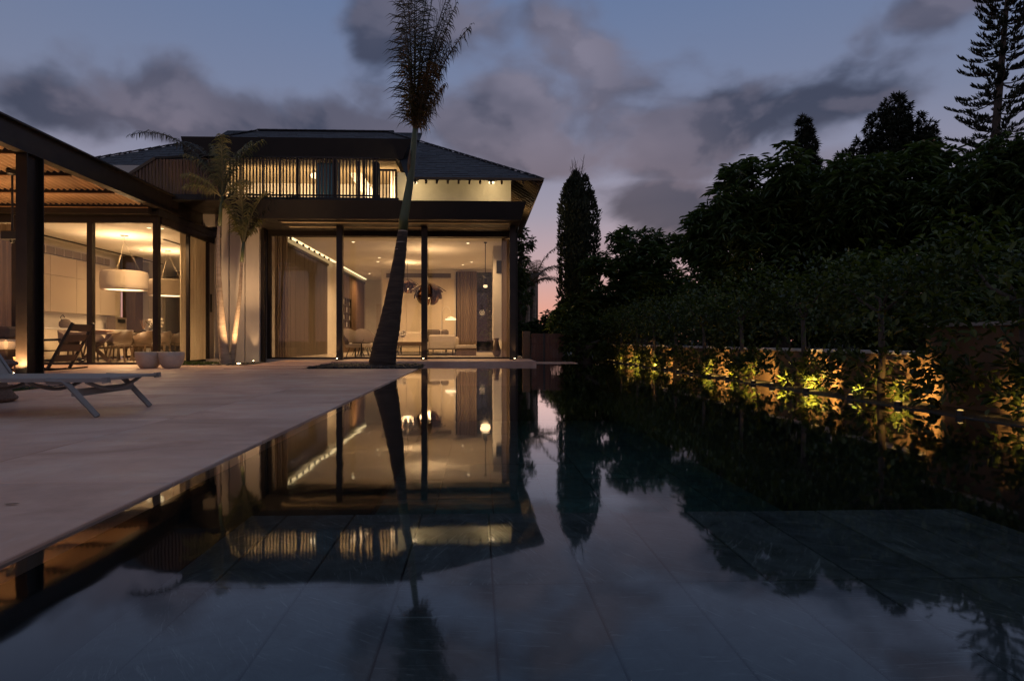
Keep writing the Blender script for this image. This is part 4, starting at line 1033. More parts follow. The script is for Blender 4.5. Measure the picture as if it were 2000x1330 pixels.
# slatted rocking chair behind the column
t = thing('slatted_chair', 'dark slatted rocking chair partly hidden by the steel column', 'chair', (-7.6, 11.6, 0))
YA, YB = 11.35, 11.95
def sp(f): return (-7.72 + .42 * f, .10 + .78 * f)       # along the tilted back (x, z)
for y in (YA, YB):
    part('back_post', 'black', t, lambda b: b.bar((sp(-.08)[0], y, sp(-.08)[1]), (sp(1)[0], y, sp(1)[1]), .035, .045, (1, 0, 0)))
    part('rocker', 'black', t, lambda b: b.tube([(-8.75, y, .12), (-8.4, y, .04), (-8.0, y, .018), (-7.7, y, .03), (-7.42, y, .055)], .018, 6))
    part('arm', 'black', t, lambda b: b.bar((-8.7, y, .55), (-7.5, y, .58), .05, .03))
    part('leg', 'black', t, lambda b: b.bar((-8.6, y, .06), (-8.6, y, .55), .035, .035))
for k in range(4):
    f = .16 + k * .24; a = sp(f - .07); c2 = sp(f + .09)
    part('back_slat', 'chairsh', t, lambda b: b.hexa([(a[0], YA, a[1]), (a[0] + .02, YA, a[1]), (a[0] + .02, YB, a[1]), (a[0], YB, a[1]), (c2[0], YA, c2[1]), (c2[0] + .02, YA, c2[1]), (c2[0] + .02, YB, c2[1]), (c2[0], YB, c2[1])]))
    part('seat_slat', 'chairsh', t, lambda b: b.box(-8.55 + k * .2, -8.42 + k * .2, YA, YB, .36, .38))
# outdoor sofa and lantern at the left edge
t = thing('terrace_sofa', 'dark low terrace sofa with pale cushion under the pergola', 'sofa', (-9.1, 11.3, 0))
part('base', 'tablewood', t, lambda b: b.bbox(-10.2, -8.13, 10.9, 11.7, .16, .40, .02)); part('cushion', 'fabric_l', t, lambda b: b.bbox(-10.2, -8.10, 10.85, 11.75, .402, .58, .04)); part('backrest', 'fabric_m', t, lambda b: b.bbox(-10.2, -8.6, 11.55, 11.85, .585, .82, .05))
for k in range(4): part('leg', 'black', t, lambda b: b.box(-10.1 + (k % 2) * 1.85, -10.04 + (k % 2) * 1.85, 11 + (k // 2) * .6, 11.06 + (k // 2) * .6, .002, .16))
lx, ly = ax(45, 10.6), 10.6
t = thing('lantern', 'small wooden lantern beside the steel column', 'lantern', (lx, ly, 0))
for sx in (-1, 1):
    for sy in (-1, 1): part('post', 'batten', t, lambda b: b.box(lx + sx * .075 - .014, lx + sx * .075 + .014, ly + sy * .075 - .014, ly + sy * .075 + .014, .002, .26))
part('top', 'batten', t, lambda b: b.box(lx - .095, lx + .095, ly - .095, ly + .095, .261, .285)); part('shelf', 'batten', t, lambda b: b.box(lx - .088, lx + .088, ly - .088, ly + .088, .08, .095)); part('candle', 'white', t, lambda b: b.tube([(lx, ly, .096), (lx, ly, .15)], .03, 10))
# hanging pendant under the pergola
c = at(24, 352, 11.55); e = at(24, 461, 11.55)
t = thing('hanging_lamp', 'black box lamp hanging on a rod from the pergola roof', 'pendant lamp', (e.x, e.y, e.z - .1))
part('canopy_plate', 'black', t, lambda b: b.lathe([(.10, 0), (.09, -.06), (.03, -.08)], (c.x, c.y, 3.66), 14, True)); part('rod', 'black', t, lambda b: b.tube([(e.x, e.y, e.z), (c.x, c.y, 3.6)], .018, 8)); part('body', 'black', t, lambda b: b.bbox(e.x - .14, e.x + .14, e.y - .1, e.y + .1, e.z - .08, e.z + .08, .01)); part('finial', 'black', t, lambda b: b.lathe([(.05, 0), (.03, -.05), (.005, -.06)], (e.x, e.y, e.z - .08), 10))
# ground uplights
spot_lamp('ground_light', 'bright ground spotlight at the foot of the twin palms', ax(466, 14.55), 14.55, -.01, (ax(458, 14.55) - .1, 15.3, 3.4), 300, 85, lens=.045)
spot_lamp('ground_light', 'bright ground spotlight left of the big leaning palm', ax(697, 14.0), 14.0, -.01, (ax(760, 14.0), 13.6, 4.0), 110, 60, lens=.05)
spot_lamp('ground_light', 'tiny uplight grazing the stone pier', ax(495, 16.05), 16.05, .0, (ax(494, 16.2), 16.24, 3), 30, 40, lens=.02)
for (px, lab) in ((658, 'tiny uplight at the foot of the first glass wall post'), (827, 'tiny uplight at the foot of the middle glass wall post'), (1005, 'tiny uplight at the foot of the corner post by the gate')):
    spot_lamp('ground_light', lab, ax(px, 15.68), 15.68, FZ, (ax(px, 15.7), 15.9, 3), 16, 50, lens=.018)
spot_lamp('ground_light', 'ground spotlight at the foot of the steel column', PXc - .02, 10.12, 0, (PXc - .3, 10.6, 3.6), 300, 140, WARM2, lens=.04)
spot_lamp('ground_light', 'added out-of-view ground spotlight lighting the pergola panels', -10.6, 12.4, 0, (-10.4, 12.2, 3.6), 420, 150, WARM2, lens=.04)  # added out of view to light the corrugated panels from below

# ------------------------------------------------------------------ palms
def frond(parent, base, az_, el0, length, bend, ll, droop, mt, n=46, seed=0, name='frond', wid=.022, t0=.14, side=0.0):
    """one feather leaf: rachis that starts at elevation el0 and bends down by `bend`; leaflets hang by `droop`"""
    r = random.Random(seed); b = MB()
    pts = []; p = Vector(base); e = el0; N = 14; a = az_
    for i in range(N + 1):
        pts.append(p.copy()); f = i / N
        d = Vector((math.cos(e) * math.cos(a), math.cos(e) * math.sin(a), math.sin(e)))
        p = p + d * (length / N); e -= bend / N * (.35 + 1.3 * f); a += side / N
    b.tube(pts, [.022 * (1 - .9 * i / N) + .003 for i in range(N + 1)], 4, False)
    for i in range(n):
        f = t0 + (1 - t0) * (i + .5) / n; k = min(int(f * N), N - 1); q = pts[k].lerp(pts[k + 1], f * N - k)
        t = (pts[k + 1] - pts[k]).normalized(); s = t.cross(Vector((0, 0, 1)))
        if s.length < .05: s = Vector((-math.sin(a), math.cos(a), 0))
        s.normalize(); u = s.cross(t).normalized()
        L = ll * (math.sin(math.pi * min(1, .18 + .82 * f)) ** .55 * .75 + .25)
        for sg in (-1, 1):
            l = L * r.uniform(.5, 1.2)
            d = (s * sg * r.uniform(.75, 1.0) + t * r.uniform(.5, .95) + u * r.uniform(-.1, .4)).normalized()
            d2 = (d + Vector((0, 0, -1)) * droop * r.uniform(.6, 1.3)).normalized()
            d3 = (d2 + Vector((0, 0, -1)) * droop * r.uniform(.7, 1.5)).normalized()
            m1 = q + d * l * .4; m2 = m1 + d2 * l * .35; m3 = m2 + d3 * l * .25
            wv = t * wid * .5; i0 = len(b.v)
            b.v += [tuple(q - wv * .6), tuple(q + wv * .6), tuple(m1 - wv), tuple(m1 + wv), tuple(m2 - wv * .8), tuple(m2 + wv * .8), tuple(m3)]
            b.f += [(i0, i0 + 1, i0 + 3, i0 + 2), (i0 + 2, i0 + 3, i0 + 5, i0 + 4), (i0 + 4, i0 + 5, i0 + 6)]
    return b.build(name, M[mt], parent)
def palm_trunk(t, pts, rads, mt, rings=26):
    P = [Vector(p) for p in pts]; b = MB(); pp = []; rr = []
    for i in range(len(P) - 1):
        for k in range(8):
            f = k / 8; pp.append(P[i].lerp(P[i + 1], f)); rr.append((rads[i] * (1 - f) + rads[i + 1] * f) * (1 + (.045 if (k % 2 == 0) else 0) + rng.uniform(-.02, .02)))
    pp.append(P[-1]); rr.append(rads[-1]); b.tube(pp, rr, 18)
    return b.build('trunk', M[mt], t, True)
# the big leaning palm
BY = 13.55; k = BY / F
prof = [(747, 719, 27), (747, 708, 25), (752, 675, 23), (760, 640, 20.5), (771, 572, 15.5), (781, 500, 11.5), (787, 450, 9)]
t = thing('palm_tree', 'tall leaning palm with swollen trunk and upright tied fronds by the pool', 'palm', at(747, 716, BY))
palm_trunk(t, [at(x, y, BY) for x, y, r in prof], [r * k for x, y, r in prof], 'trunk_big')
sp_ = [(787, 451, 9.2), (789, 425, 9), (796, 385, 7.8), (802, 350, 7), (806, 310, 6.2), (809, 270, 5.6), (811, 245, 4)]
part('crownshaft', 'shaft', t, lambda b: b.tube([at(x, y, BY) for x, y, r in sp_], [r * k for x, y, r in sp_], 14), True)
for y in (452, 462, 474, 488): X = 787 - (y - 450) * .13; part('trunk_ring', 'trunk', t, lambda b: b.tube([at(X + 0, y, BY) + Vector((0, 0, -.012)), at(X, y, BY) + Vector((0, 0, .012))], (9.3 + (y - 450) * .055) * k, 16))
part('old_sheath', 'frond_dry', t, lambda b: b.tube([at(800, 350, BY), at(799, 322, BY - .05), at(801, 292, BY - .08)], [.03, .045, .008], 6))
hd = at(809, 262, BY)
FR = [  # azimuth, start elevation, length, bend, leaflet length, droop, material
    (3.0, 1.53, 3.3, .02, .50, .9, 'frond_dry'), (2.2, 1.50, 3.5, .06, .50, .7, 'frond_dk'), (.1, 1.47, 3.6, .10, .55, .45, 'frond'),
    (.3, 1.40, 3.3, .22, .55, .55, 'frond'), (-.4, 1.36, 2.7, .30, .52, .8, 'frond_dk'), (-1.4, 1.52, 3.3, .06, .52, .6, 'frond_dk'), (1.5, 1.50, 3.3, .08, .52, .6, 'frond_dk'),
    (-.1, 1.27, 2.1, .22, .48, 1.1, 'frond_dk'), (.15, 1.08, 1.3, .12, .42, 1.5, 'frond_dry'), (3.3, 1.50, 2.5, .08, .48, 1.2, 'frond_dk'), (.0, 1.50, 3.9, .06, .55, .35, 'frond'),
    (-2.2, 1.48, 2.9, .10, .5, .8, 'frond_dk'), (-.8, 1.2, 1.5, .2, .42, 1.4, 'frond_dry'), (.9, 1.36, 2.5, .25, .5, .9, 'frond_dk'), (2.7, 1.46, 1.9, .1, .45, 1.3, 'frond_dry'), (-.25, 1.33, 2.3, .25, .5, 1.0, 'frond_dk'), (.05, 1.32, 3.1, .15, .55, .6, 'frond'), (-.1, 1.40, 3.4, .2, .55, .5, 'frond_dk'), (.2, 1.25, 2.8, .35, .55, .9, 'frond_dk'), (-.3, 1.22, 2.5, .3, .5, 1.1, 'frond_dry'), (2.9, 1.45, 2.9, .12, .55, 1.0, 'frond_dk'), (.4, 1.15, 1.8, .3, .5, 1.3, 'frond_dk'), (1.2, 1.45, 3.0, .1, .5, .7, 'frond_dk'), (-1.0, 1.42, 3.0, .15, .5, .7, 'frond_dk')]
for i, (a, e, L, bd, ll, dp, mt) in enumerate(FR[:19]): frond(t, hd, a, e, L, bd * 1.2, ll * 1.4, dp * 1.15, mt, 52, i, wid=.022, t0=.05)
# the twin palms at the pier
TY = 14.95; k = TY / F
t = thing('palm_tree', 'slim palm, left of the twin pair, in front of the stone pier', 'palm', at(438, 712, TY), 'twin palms at the pier')
prof = [(441, 714, 12), (440, 700, 11), (437, 680, 9.5), (433, 640, 8), (430, 590, 6.5), (427, 540, 4.8), (426, 480, 3.6), (428, 440, 3.2)]
palm_trunk(t, [at(x, y, TY) for x, y, r in prof], [r * k * .92 for x, y, r in prof], 'trunk')
part('crownshaft', 'shaft', t, lambda b: b.tube([at(429, 442, TY), at(431, 410, TY), at(436, 375, TY)], [3.6 * k, 3.4 * k, 2.2 * k], 10), True)
hd = at(434, 385, TY)
for i, (a, e, L, bd, ll, dp, mt) in enumerate([(.05, 1.30, 1.75, 1.0, .40, 1.0, 'frond_uplit'), (.5, 1.42, 1.6, .8, .40, .9, 'frond_uplit'), (2.0, 1.45, 1.5, .7, .42, .9, 'frond_uplit'), (-1.2, 1.42, 1.45, .6, .42, .9, 'frond_uplit'),
        (3.05, 1.25, 1.5, 1.3, .42, 1.2, 'frond_uplit'), (-2.6, .85, 1.0, 1.2, .38, 1.4, 'frond_uplit'), (3.4, .6, .9, 1.2, .36, 1.5, 'frond_uplit'), (-.3, .8, .9, 1.3, .36, 1.4, 'frond_uplit'), (2.9, 1.48, 1.3, .4, .36, .9, 'frond_uplit')]): frond(t, hd, a, e, L, bd, ll, dp, mt, 44, 40 + i, wid=.017)
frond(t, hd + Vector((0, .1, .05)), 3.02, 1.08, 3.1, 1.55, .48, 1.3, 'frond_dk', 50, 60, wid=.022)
frond(t, hd + Vector((0, .1, .05)), 2.6, 1.15, 2.4, 1.2, .45, 1.2, 'frond_dk', 46, 61, wid=.02)
t = thing('palm_tree', 'slim palm, right of the twin pair, leaning toward the glass', 'palm', at(452, 711, TY + .15), 'twin palms at the pier')
TY2 = TY + .15
prof = [(452, 713, 7), (455, 690, 6.3), (459, 650, 5.4), (464, 615, 4.6), (469, 570, 3.4), (471, 530, 2.9), (472, 510, 2.7)]
palm_trunk(t, [at(x, y, TY2) for x, y, r in prof], [r * k * .92 for x, y, r in prof], 'trunk')
part('crownshaft', 'shaft', t, lambda b: b.tube([at(472, 512, TY2), at(474, 490, TY2), at(477, 462, TY2)], [3.2 * k, 3.2 * k, 1.8 * k], 10), True)
hd = at(475, 478, TY2)
for i, (a, e, L, bd, ll, dp, mt) in enumerate([(.1, 1.15, 1.5, 1.1, .4, .9, 'frond_dk'), (2.8, 1.45, 1.2, .4, .38, .7, 'frond_uplit'), (-1.3, 1.4, 1.2, .5, .4, .8, 'frond_uplit'), (1.2, 1.35, 1.1, .6, .4, .8, 'frond_uplit'),
        (.6, 1.2, .9, .7, .38, 1.0, 'frond_uplit'), (3.3, 1.3, 1.0, .5, .35, .9, 'frond_uplit'), (-.4, 1.3, 1.2, .8, .38, .9, 'frond_uplit')]): frond(t, hd, a, e, L * 1.2, bd, ll * 1.2, dp * 1.1, mt, 46, 80 + i, wid=.024)
# palm in the lawn, only frond tips reach the picture
t = thing('palm_tree', 'palm on the lawn whose frond tips hang in at the upper left', 'palm', (-6.5, 5.6, -.07))
palm_trunk(t, [(-6.5, 5.6, -.07), (-6.52, 5.6, 1.5), (-6.5, 5.6, 3.1)], [.2, .14, .1], 'trunk')
part('crownshaft', 'shaft', t, lambda b: b.tube([(-6.5, 5.6, 3.08), (-6.5, 5.6, 3.6)], [.1, .06], 12), True)
for i in range(7):
    frond(t, (-6.5, 5.6, 3.55), (.0, 1.2, 2.2, 3.1, 4.0, 4.9, 5.6)[i], (.55, 1.0, .9, 1.1, .9, 1.0, .75)[i], (2.75, 2.2, 2.2, 2.2, 2.2, 2.0, 2.3)[i], 1.05, .55, .5, 'frond_dk', 40, 100 + i, wid=.026)
# palms beyond the house corner
def far_palm(px, pyt, Y, label, hgt, seed, nf=9, L=1.5, mt='frond_dry'):
    top = at(px, pyt, Y); t = thing('palm_tree', label, 'palm', (top.x, Y, GZ), 'palms beyond the house corner')
    palm_trunk(t, [(top.x - .1, Y, GZ), (top.x, Y, top.z)], [.1, .06], 'trunk')
    for i in range(nf): frond(t, top, i * 6.28 / nf + seed, rng.uniform(.5, 1.3), L * rng.uniform(.8, 1.1), rng.uniform(.9, 1.6), .4, .9, mt, 30, seed * 20 + i, wid=.025)
far_palm(1033, 560, 24.0, 'feathery palm beside the corner post, lit at its foot', 3, 3)
far_palm(1046, 545, 26.0, 'feathery palm standing against the pink gap in the trees', 3, 4)

# ------------------------------------------------------------------ broad-leaf trees
def leaf_mesh(name, P, D, L, W, mt, parent, seed=0, droop=.15, fold=.25):
    """numpy: one folded six-sided leaf per row of P (base) and D (direction)"""
    r = np.random.RandomState(seed); n = len(P)
    D = D / np.linalg.norm(D, axis=1, keepdims=True)
    up = np.tile(np.array([[0, 0, 1.0]]), (n, 1)) + r.normal(0, .35, (n, 3))
    Sd = np.cross(D, up); Sd /= (np.linalg.norm(Sd, axis=1, keepdims=True) + 1e-6); U = np.cross(Sd, D)
    L = np.asarray(L).reshape(-1, 1) * np.ones((n, 1)); W = np.asarray(W).reshape(-1, 1) * np.ones((n, 1))
    dz = np.array([[0, 0, -1.0]])
    def pt(f, s, lift): return P + D * L * f + Sd * W * s + U * W * lift + dz * L * droop * f * f
    V = np.stack([P, pt(.3, -.45, fold), pt(.68, -.40, fold), pt(1, 0, 0), pt(.68, .40, fold), pt(.3, .45, fold)], 1).reshape(-1, 3)
    o0 = np.array(ORI[parent]); V = V - o0
    me = bpy.data.meshes.new(name); me.vertices.add(6 * n); me.vertices.foreach_set('co', V.astype(np.float32).ravel())
    b = (np.arange(n) * 6)[:, None]; q = np.concatenate([b + np.array([[0, 1, 2, 3]]), b + np.array([[0, 3, 4, 5]])], 1).ravel()
    me.loops.add(8 * n); me.loops.foreach_set('vertex_index', q.astype(np.int32))
    me.polygons.add(2 * n); me.polygons.foreach_set('loop_start', np.arange(0, 8 * n, 4, dtype=np.int32)); me.polygons.foreach_set('loop_total', np.full(2 * n, 4, dtype=np.int32))
    me.update(calc_edges=True); me.validate()
    o = link_mesh(me, name, M[mt], parent); return stuff(o)
def lumps(r, lobes, n, surf=.8):
    """points in a union of ellipsoid lobes, mostly near their skins; also outward directions"""
    vol = np.array([l[3] * l[4] * l[5] for l in lobes]) ** .67; pr = vol / vol.sum()
    k = r.choice(len(lobes), n, p=pr); Lb = np.array(lobes)[k]
    d = r.normal(0, 1, (n, 3)); d /= np.linalg.norm(d, axis=1, keepdims=True)
    rad = np.where(r.uniform(0, 1, n) < surf, r.uniform(.82, 1.06, n), r.uniform(.2, .85, n))[:, None]
    return Lb[:, :3] + d * rad * Lb[:, 3:6], d
def rosettes(r, C, N, per, L):
    """leaves in drooping whorls at the points C"""
    n = len(C); P = np.repeat(C, per, 0) + r.normal(0, L * .12, (n * per, 3))
    a = r.uniform(0, 6.28, n * per); N2 = np.repeat(N, per, 0)
    D = np.stack([np.cos(a), np.sin(a), r.uniform(-.75, .45, n * per)], 1) + N2 * .45
    return P, D
def limb_tree(t, base, forks, r0, mt='bark', seed=0):
    q = random.Random(seed); base = Vector(base); b = MB()
    mid = base + (Vector(forks[0]) - base) * .35 + Vector((q.uniform(-.1, .1), 0, 0)); mid.z = base.z + (max(f[2] for f in forks) - base.z) * .33
    b.tube([base, base.lerp(mid, .5) + Vector((.04, 0, 0)), mid], [r0, r0 * .8, r0 * .65], 10)
    for f in forks:
        f = Vector(f); m2 = mid.lerp(f, .5) + Vector((q.uniform(-.15, .15), q.uniform(-.15, .15), q.uniform(0, .2)))
        b.tube([mid, m2, f], [r0 * .55, r0 * .35, r0 * .12], 7)
    return b.build('trunk', M[mt], t, True)
def broad_tree(label, Y, lobes_px, n, per, L, W, seed, mt='leaf', depth=.8, base_px=None, group='dark trees behind the hedge', surf=.75, droop=.3):
    """lobes_px: (px, py, half width px, half height px) seen at depth Y"""
    r = np.random.RandomState(seed); k = Y / F; lobes = []
    for (px, py, hw, hh) in lobes_px:
        dy = r.uniform(-.5, .5) * depth; c = at(px, py, Y + dy); lobes.append((c.x, c.y, c.z, hw * k, max(hw, hh) * k * depth, hh * k))
    big = list(lobes)
    for l in big:
        for _ in range(4):
            a_, e_ = r.uniform(0, 6.28), r.uniform(-.2, 1.3); sc = r.uniform(.22, .42)
            lobes.append((l[0] + l[3] * 1.0 * math.cos(a_) * math.cos(e_), l[1] + l[4] * math.sin(a_) * math.cos(e_), l[2] + l[5] * 1.05 * math.sin(e_), l[3] * sc, l[4] * sc, l[5] * sc))
    bp = at(base_px or lobes_px[0][0], 666, Y); base = (bp.x, Y, GZ)
    t = thing('tree', label, 'tree', base, group)
    limb_tree(t, base, [l[:3] for l in big], .10 + .012 * Y, seed=seed)
    C, N = lumps(r, lobes, n, surf); P, D = rosettes(r, C, N, per, L)
    leaf_mesh('crown', P, D, L * r.uniform(.55, 1.25, len(P)), W * r.uniform(.7, 1.2, len(P)), mt, t, seed, droop)
    return t
broad_tree('wide dark mango tree with drooping leaves above the hedge', 13.0, [(1490, 400, 95, 85), (1420, 470, 85, 75), (1560, 440, 100, 100), (1480, 500, 110, 80), (1390, 560, 50, 60), (1570, 385, 70, 50), (1610, 520, 100, 90), (1380, 450, 40, 40), (1440, 350, 35, 35)], 1900, 9, .24, .055, 21, base_px=1530)
broad_tree('dark leafy tree rising behind the middle of the hedge', 11.5, [(1740, 390, 110, 90), (1680, 450, 100, 100), (1800, 440, 110, 110), (1730, 510, 130, 90), (1660, 370, 60, 60), (1850, 370, 90, 75)], 1900, 9, .22, .052, 22, base_px=1740)
broad_tree('dark leafy tree at the right end above the tall wall', 10.0, [(1930, 380, 100, 85), (2010, 420, 100, 110), (1900, 470, 110, 100), (2000, 330, 80, 50), (1980, 520, 110, 80), (2100, 430, 120, 130)], 1700, 9, .20, .05, 23, base_px=1980)
broad_tree('airy layered tree between the cypress and the mango', 18.5, [(1250, 470, 50, 20), (1230, 510, 75, 30), (1290, 500, 55, 25), (1200, 550, 60, 45), (1270, 560, 80, 45), (1320, 480, 30, 15), (1240, 600, 100, 50), (1340, 580, 60, 50)], 1500, 9, .24, .07, 24, base_px=1250, droop=.1)
broad_tree('broad dark bush behind the far end of the hedge', 19.0, [(1150, 615, 60, 45), (1230, 625, 90, 40), (1320, 620, 80, 45), (1110, 640, 40, 30)], 1100, 8, .20, .07, 25, base_px=1200)
broad_tree('dark bush filling the shade under the mango tree', 13.5, [(1420, 610, 100, 50), (1530, 600, 110, 60), (1640, 600, 110, 70), (1490, 640, 120, 40)], 1300, 8, .20, .07, 26, base_px=1520)
broad_tree('dark bush filling the shade behind the tall wall', 9.5, [(1720, 590, 130, 70), (1850, 580, 130, 80), (1980, 580, 130, 80), (1800, 640, 180, 50)], 1500, 8, .17, .06, 27, base_px=1850)
broad_tree('dense low bush between the wooden gate and the hedge', 16.6, [(1118, 672, 20, 34), (1145, 680, 34, 28), (1172, 665, 34, 40), (1135, 640, 26, 30)], 520, 8, .12, .045, 34, base_px=1140, mt='hedge')
broad_tree('leafy branch of a tree beside the house corner', 22.0, [(1022, 475, 18, 22), (1012, 520, 18, 40), (1016, 570, 22, 40)], 220, 8, .18, .06, 28, base_px=1010, group='trees beyond the gate')
broad_tree('dark hedge mass above the wooden gate', 21.0, [(1060, 640, 40, 14), (1090, 632, 30, 22), (1030, 645, 20, 14)], 420, 8, .16, .05, 29, base_px=1060, group='trees beyond the gate')
broad_tree('lit garden shrub seen through the rear living room window', 28.2, [(940, 660, 25, 22), (955, 640, 18, 30), (935, 600, 14, 30), (950, 560, 16, 40)], 300, 8, .2, .07, 30, base_px=945, mt='hedge', group='trees beyond the gate')

broad_tree('dark garden bushes behind the rear living room window', 29.5, [(930, 650, 45, 50), (960, 600, 45, 70), (930, 560, 45, 60), (975, 650, 35, 50), (960, 520, 40, 60), (900, 600, 35, 90), (1000, 590, 30, 80), (930, 500, 40, 40)], 2200, 8, .25, .10, 33, base_px=935, group='trees beyond the gate')
backdrop = thing('garden_wall', 'added dark backdrop wall hiding the sky behind the window shrubs', 'wall', (0.5, 30.6, GZ)); part('wall', 'bark', backdrop, lambda b: b.box(-2.2, 3.0, 30.5, 30.7, GZ, 3.9)); part('coping', 'soil', backdrop, lambda b: b.box(-2.25, 3.05, 30.46, 30.74, 3.902, 3.95))  # added dark backdrop, blocks the sky seen through the rear window
broad_tree('dark garden trees far left beyond the pergola', 14.0, [(-560, 560, 160, 90), (-380, 590, 140, 70), (-760, 540, 160, 110), (-480, 480, 120, 70)], 900, 8, .24, .07, 35, base_px=-540, group='trees beyond the gate')
fw = np.random.RandomState(77); wood = thing('far_wood', 'far-off dark wood along the horizon behind the garden', 'wood', (10, 48, GZ)); wood['kind'] = 'stuff'
n = 9000; xx = fw.uniform(-12, 60, n); zz_ = GZ + fw.uniform(0, 1, n) * (1.9 + .5 * np.sin(xx * .9) + .3 * np.sin(xx * 2.7))
leaf_mesh('foliage', np.stack([xx, 48 + fw.normal(0, 1.0, n), zz_], 1), fw.normal(0, 1, (n, 3)), fw.uniform(.3, .6, n), .3, 'cypress', wood, 78, 0)
# conifers
def cypress(px, py0, py1, hw, Y, label, seed):
    r = np.random.RandomState(seed); k = Y / F; b0 = at(px, 666, Y); top = at(px, py0, Y).z
    t = thing('cypress_tree', label, 'tree', (b0.x, Y, GZ)); part('trunk', 'bark', t, lambda b: b.tube([(b0.x, Y, GZ), (b0.x + .03, Y, top * .6), (b0.x, Y, top - .1)], [.18, .1, .02], 8))
    n = 21000; h = r.uniform(0, 1, n) ** .9; z = .2 + h * (top - .2)
    # several upright plumes fused into a column
    nplume = 9; pa = r.uniform(0, 6.28, nplume); pr_ = np.where(np.arange(nplume) < 3, .1, .55) * hw * k; ptop = r.uniform(.86, 1.0, nplume); ptop[0] = 1.0
    j = r.randint(0, nplume, n); hz = np.clip(h, 0, 1)
    zz = .2 + hz * (top - .2) * ptop[j]
    prof_ = np.minimum(1, (1 - hz) * 7) ** .7 * (.55 + .45 * np.minimum(1, hz * 5))
    a = r.uniform(0, 6.28, n); rad = .52 * hw * k * prof_ * (.85 + .12 * np.sin(7 * a + hz * 40) * r.uniform(0, 1, n)) * r.uniform(.75, 1.03, n)
    cx = b0.x + np.cos(pa[j]) * pr_[j] * (1 - .12 * hz); cy = Y + np.sin(pa[j]) * pr_[j] * (1 - .12 * hz)
    P = np.stack([cx + np.cos(a) * rad, cy + np.sin(a) * rad, zz], 1)
    D = np.stack([np.cos(a) * .5, np.sin(a) * .5, np.full(n, 1.0)], 1) + r.normal(0, .3, (n, 3))
    leaf_mesh('crown', P, D, r.uniform(.07, .15, n), .06, 'cypress', t, seed, 0)
    q = random.Random(seed)
    def twigs(b):
        for i in range(9):
            x0 = b0.x + q.uniform(-.12, .12); p = Vector((x0, Y, top - .35)); e = at(px + q.uniform(-14, 14), py1 + q.uniform(0, 25), Y)
            m = p.lerp(e, .55) + Vector((q.uniform(-.05, .05), 0, 0)); b.tube([p, m, e], [.014, .009, .003], 4)
            for s in range(3):
                w_ = m.lerp(e, q.uniform(-.4, .7)); b.tube([w_, w_ + Vector((q.uniform(-.16, .16), q.uniform(-.05, .05), q.uniform(.08, .25)))], [.006, .002], 3)
    part('bare_twig', 'bark', t, twigs)
cypress(1127, 334, 302, 47, 20.0, 'tall dark column cypress with bare twigs at its tip', 31)
def tufted(px_l, Y, label, seed, L=.32, n=260, per=16):
    """conifer whose outline is made of spiky tufts"""
    r = np.random.RandomState(seed); k = Y / F; lobes = []
    for (px, py, hw, hh) in px_l: c = at(px, py, Y); lobes.append((c.x, c.y, c.z, hw * k, hw * k, hh * k))
    bp = at(px_l[0][0], 666, Y); t = thing('conifer_tree', label, 'tree', (bp.x, Y, GZ), 'conifers on the skyline')
    part('trunk', 'bark', t, lambda b: b.tube([(bp.x, Y, GZ), (bp.x, Y, lobes[0][2])], [.2, .04], 8))
    C, N = lumps(r, lobes, n, .7); P = np.repeat(C, per, 0); D = r.normal(0, 1, P.shape) + np.repeat(N, per, 0) * .8 + np.array([0, 0, .3])
    leaf_mesh('crown', P, D, L * r.uniform(.6, 1.1, len(P)), .05, 'pine', t, seed, .1)
tufted([(1572, 252, 12, 24), (1573, 290, 18, 28), (1576, 326, 23, 26), (1581, 362, 30, 30)], 26.0, 'narrow spiky conifer poking above the mango tree', 41, .28, 420)
tufted([(1750, 215, 25, 28), (1735, 255, 40, 40), (1790, 262, 32, 40), (1755, 300, 62, 40), (1690, 290, 22, 25), (1810, 290, 26, 32), (1650, 312, 18, 18), (1740, 340, 80, 40)], 25.0, 'broad spiky conifer with rounded twin tops', 42, .28, 1150)
# tall tiered pine at the right
def tier_pine(label, Y, seed):
    q = random.Random(seed); r = np.random.RandomState(seed)
    bot, top = at(1938, 330, Y), at(1975, -90, Y); base = bot + (bot - top) * ((bot.z - GZ) / (top.z - bot.z))
    t = thing('pine_tree', label, 'tree', base)
    part('trunk', 'bark', t, lambda b: b.tube([base, bot, top], [.24, .17, .05], 9))
    k = Y / F; P = []; D = []; Ls = []
    bt = MB()
    for i in range(15):
        f = i / 14; c = bot.lerp(top, f * .97 - .02); reach = (108 * (1 - f * .55)) * k
        nb = 8
        for j in range(nb):
            a = 2 * math.pi * j / nb + i * .45 + q.uniform(-.3, .3); L = reach * q.uniform(.5, 1.12); rise = q.uniform(-.22, .10)
            pts = [c + Vector((math.cos(a), math.sin(a), 0)) * L * s + Vector((0, 0, L * (rise * s - .14 * math.sin(s * 3.1) + .16 * s * s))) for s in (0, .25, .5, .75, 1)]
            bt.tube(pts, [.03, .024, .018, .012, .006], 4, False)
            side = Vector((-math.sin(a), math.cos(a), 0))
            for s in range(26):
                u = .30 + .70 * s / 25; kk = min(int(u * 4), 3); p = pts[kk].lerp(pts[kk + 1], u * 4 - kk); fw = (pts[kk + 1] - pts[kk]).normalized()
                for m in range(3):
                    sd = side * q.uniform(-1, 1) * .13 * (1.1 - .4 * u)
                    P.append(tuple(p + sd)); d = fw * q.uniform(.3, 1.0) + sd.normalized() * q.uniform(.0, .8) + Vector((0, 0, q.uniform(.3, 1.0))); D.append(tuple(d)); Ls.append(q.uniform(.12, .26))
    bt.build('branch_tiers', M['bark'], t)
    leaf_mesh('needles', np.array(P), np.array(D), np.array(Ls), .055, 'pine', t, seed, -.1)
tier_pine('tall tiered pine leaning at the right edge of the sky', 24.0, 51)

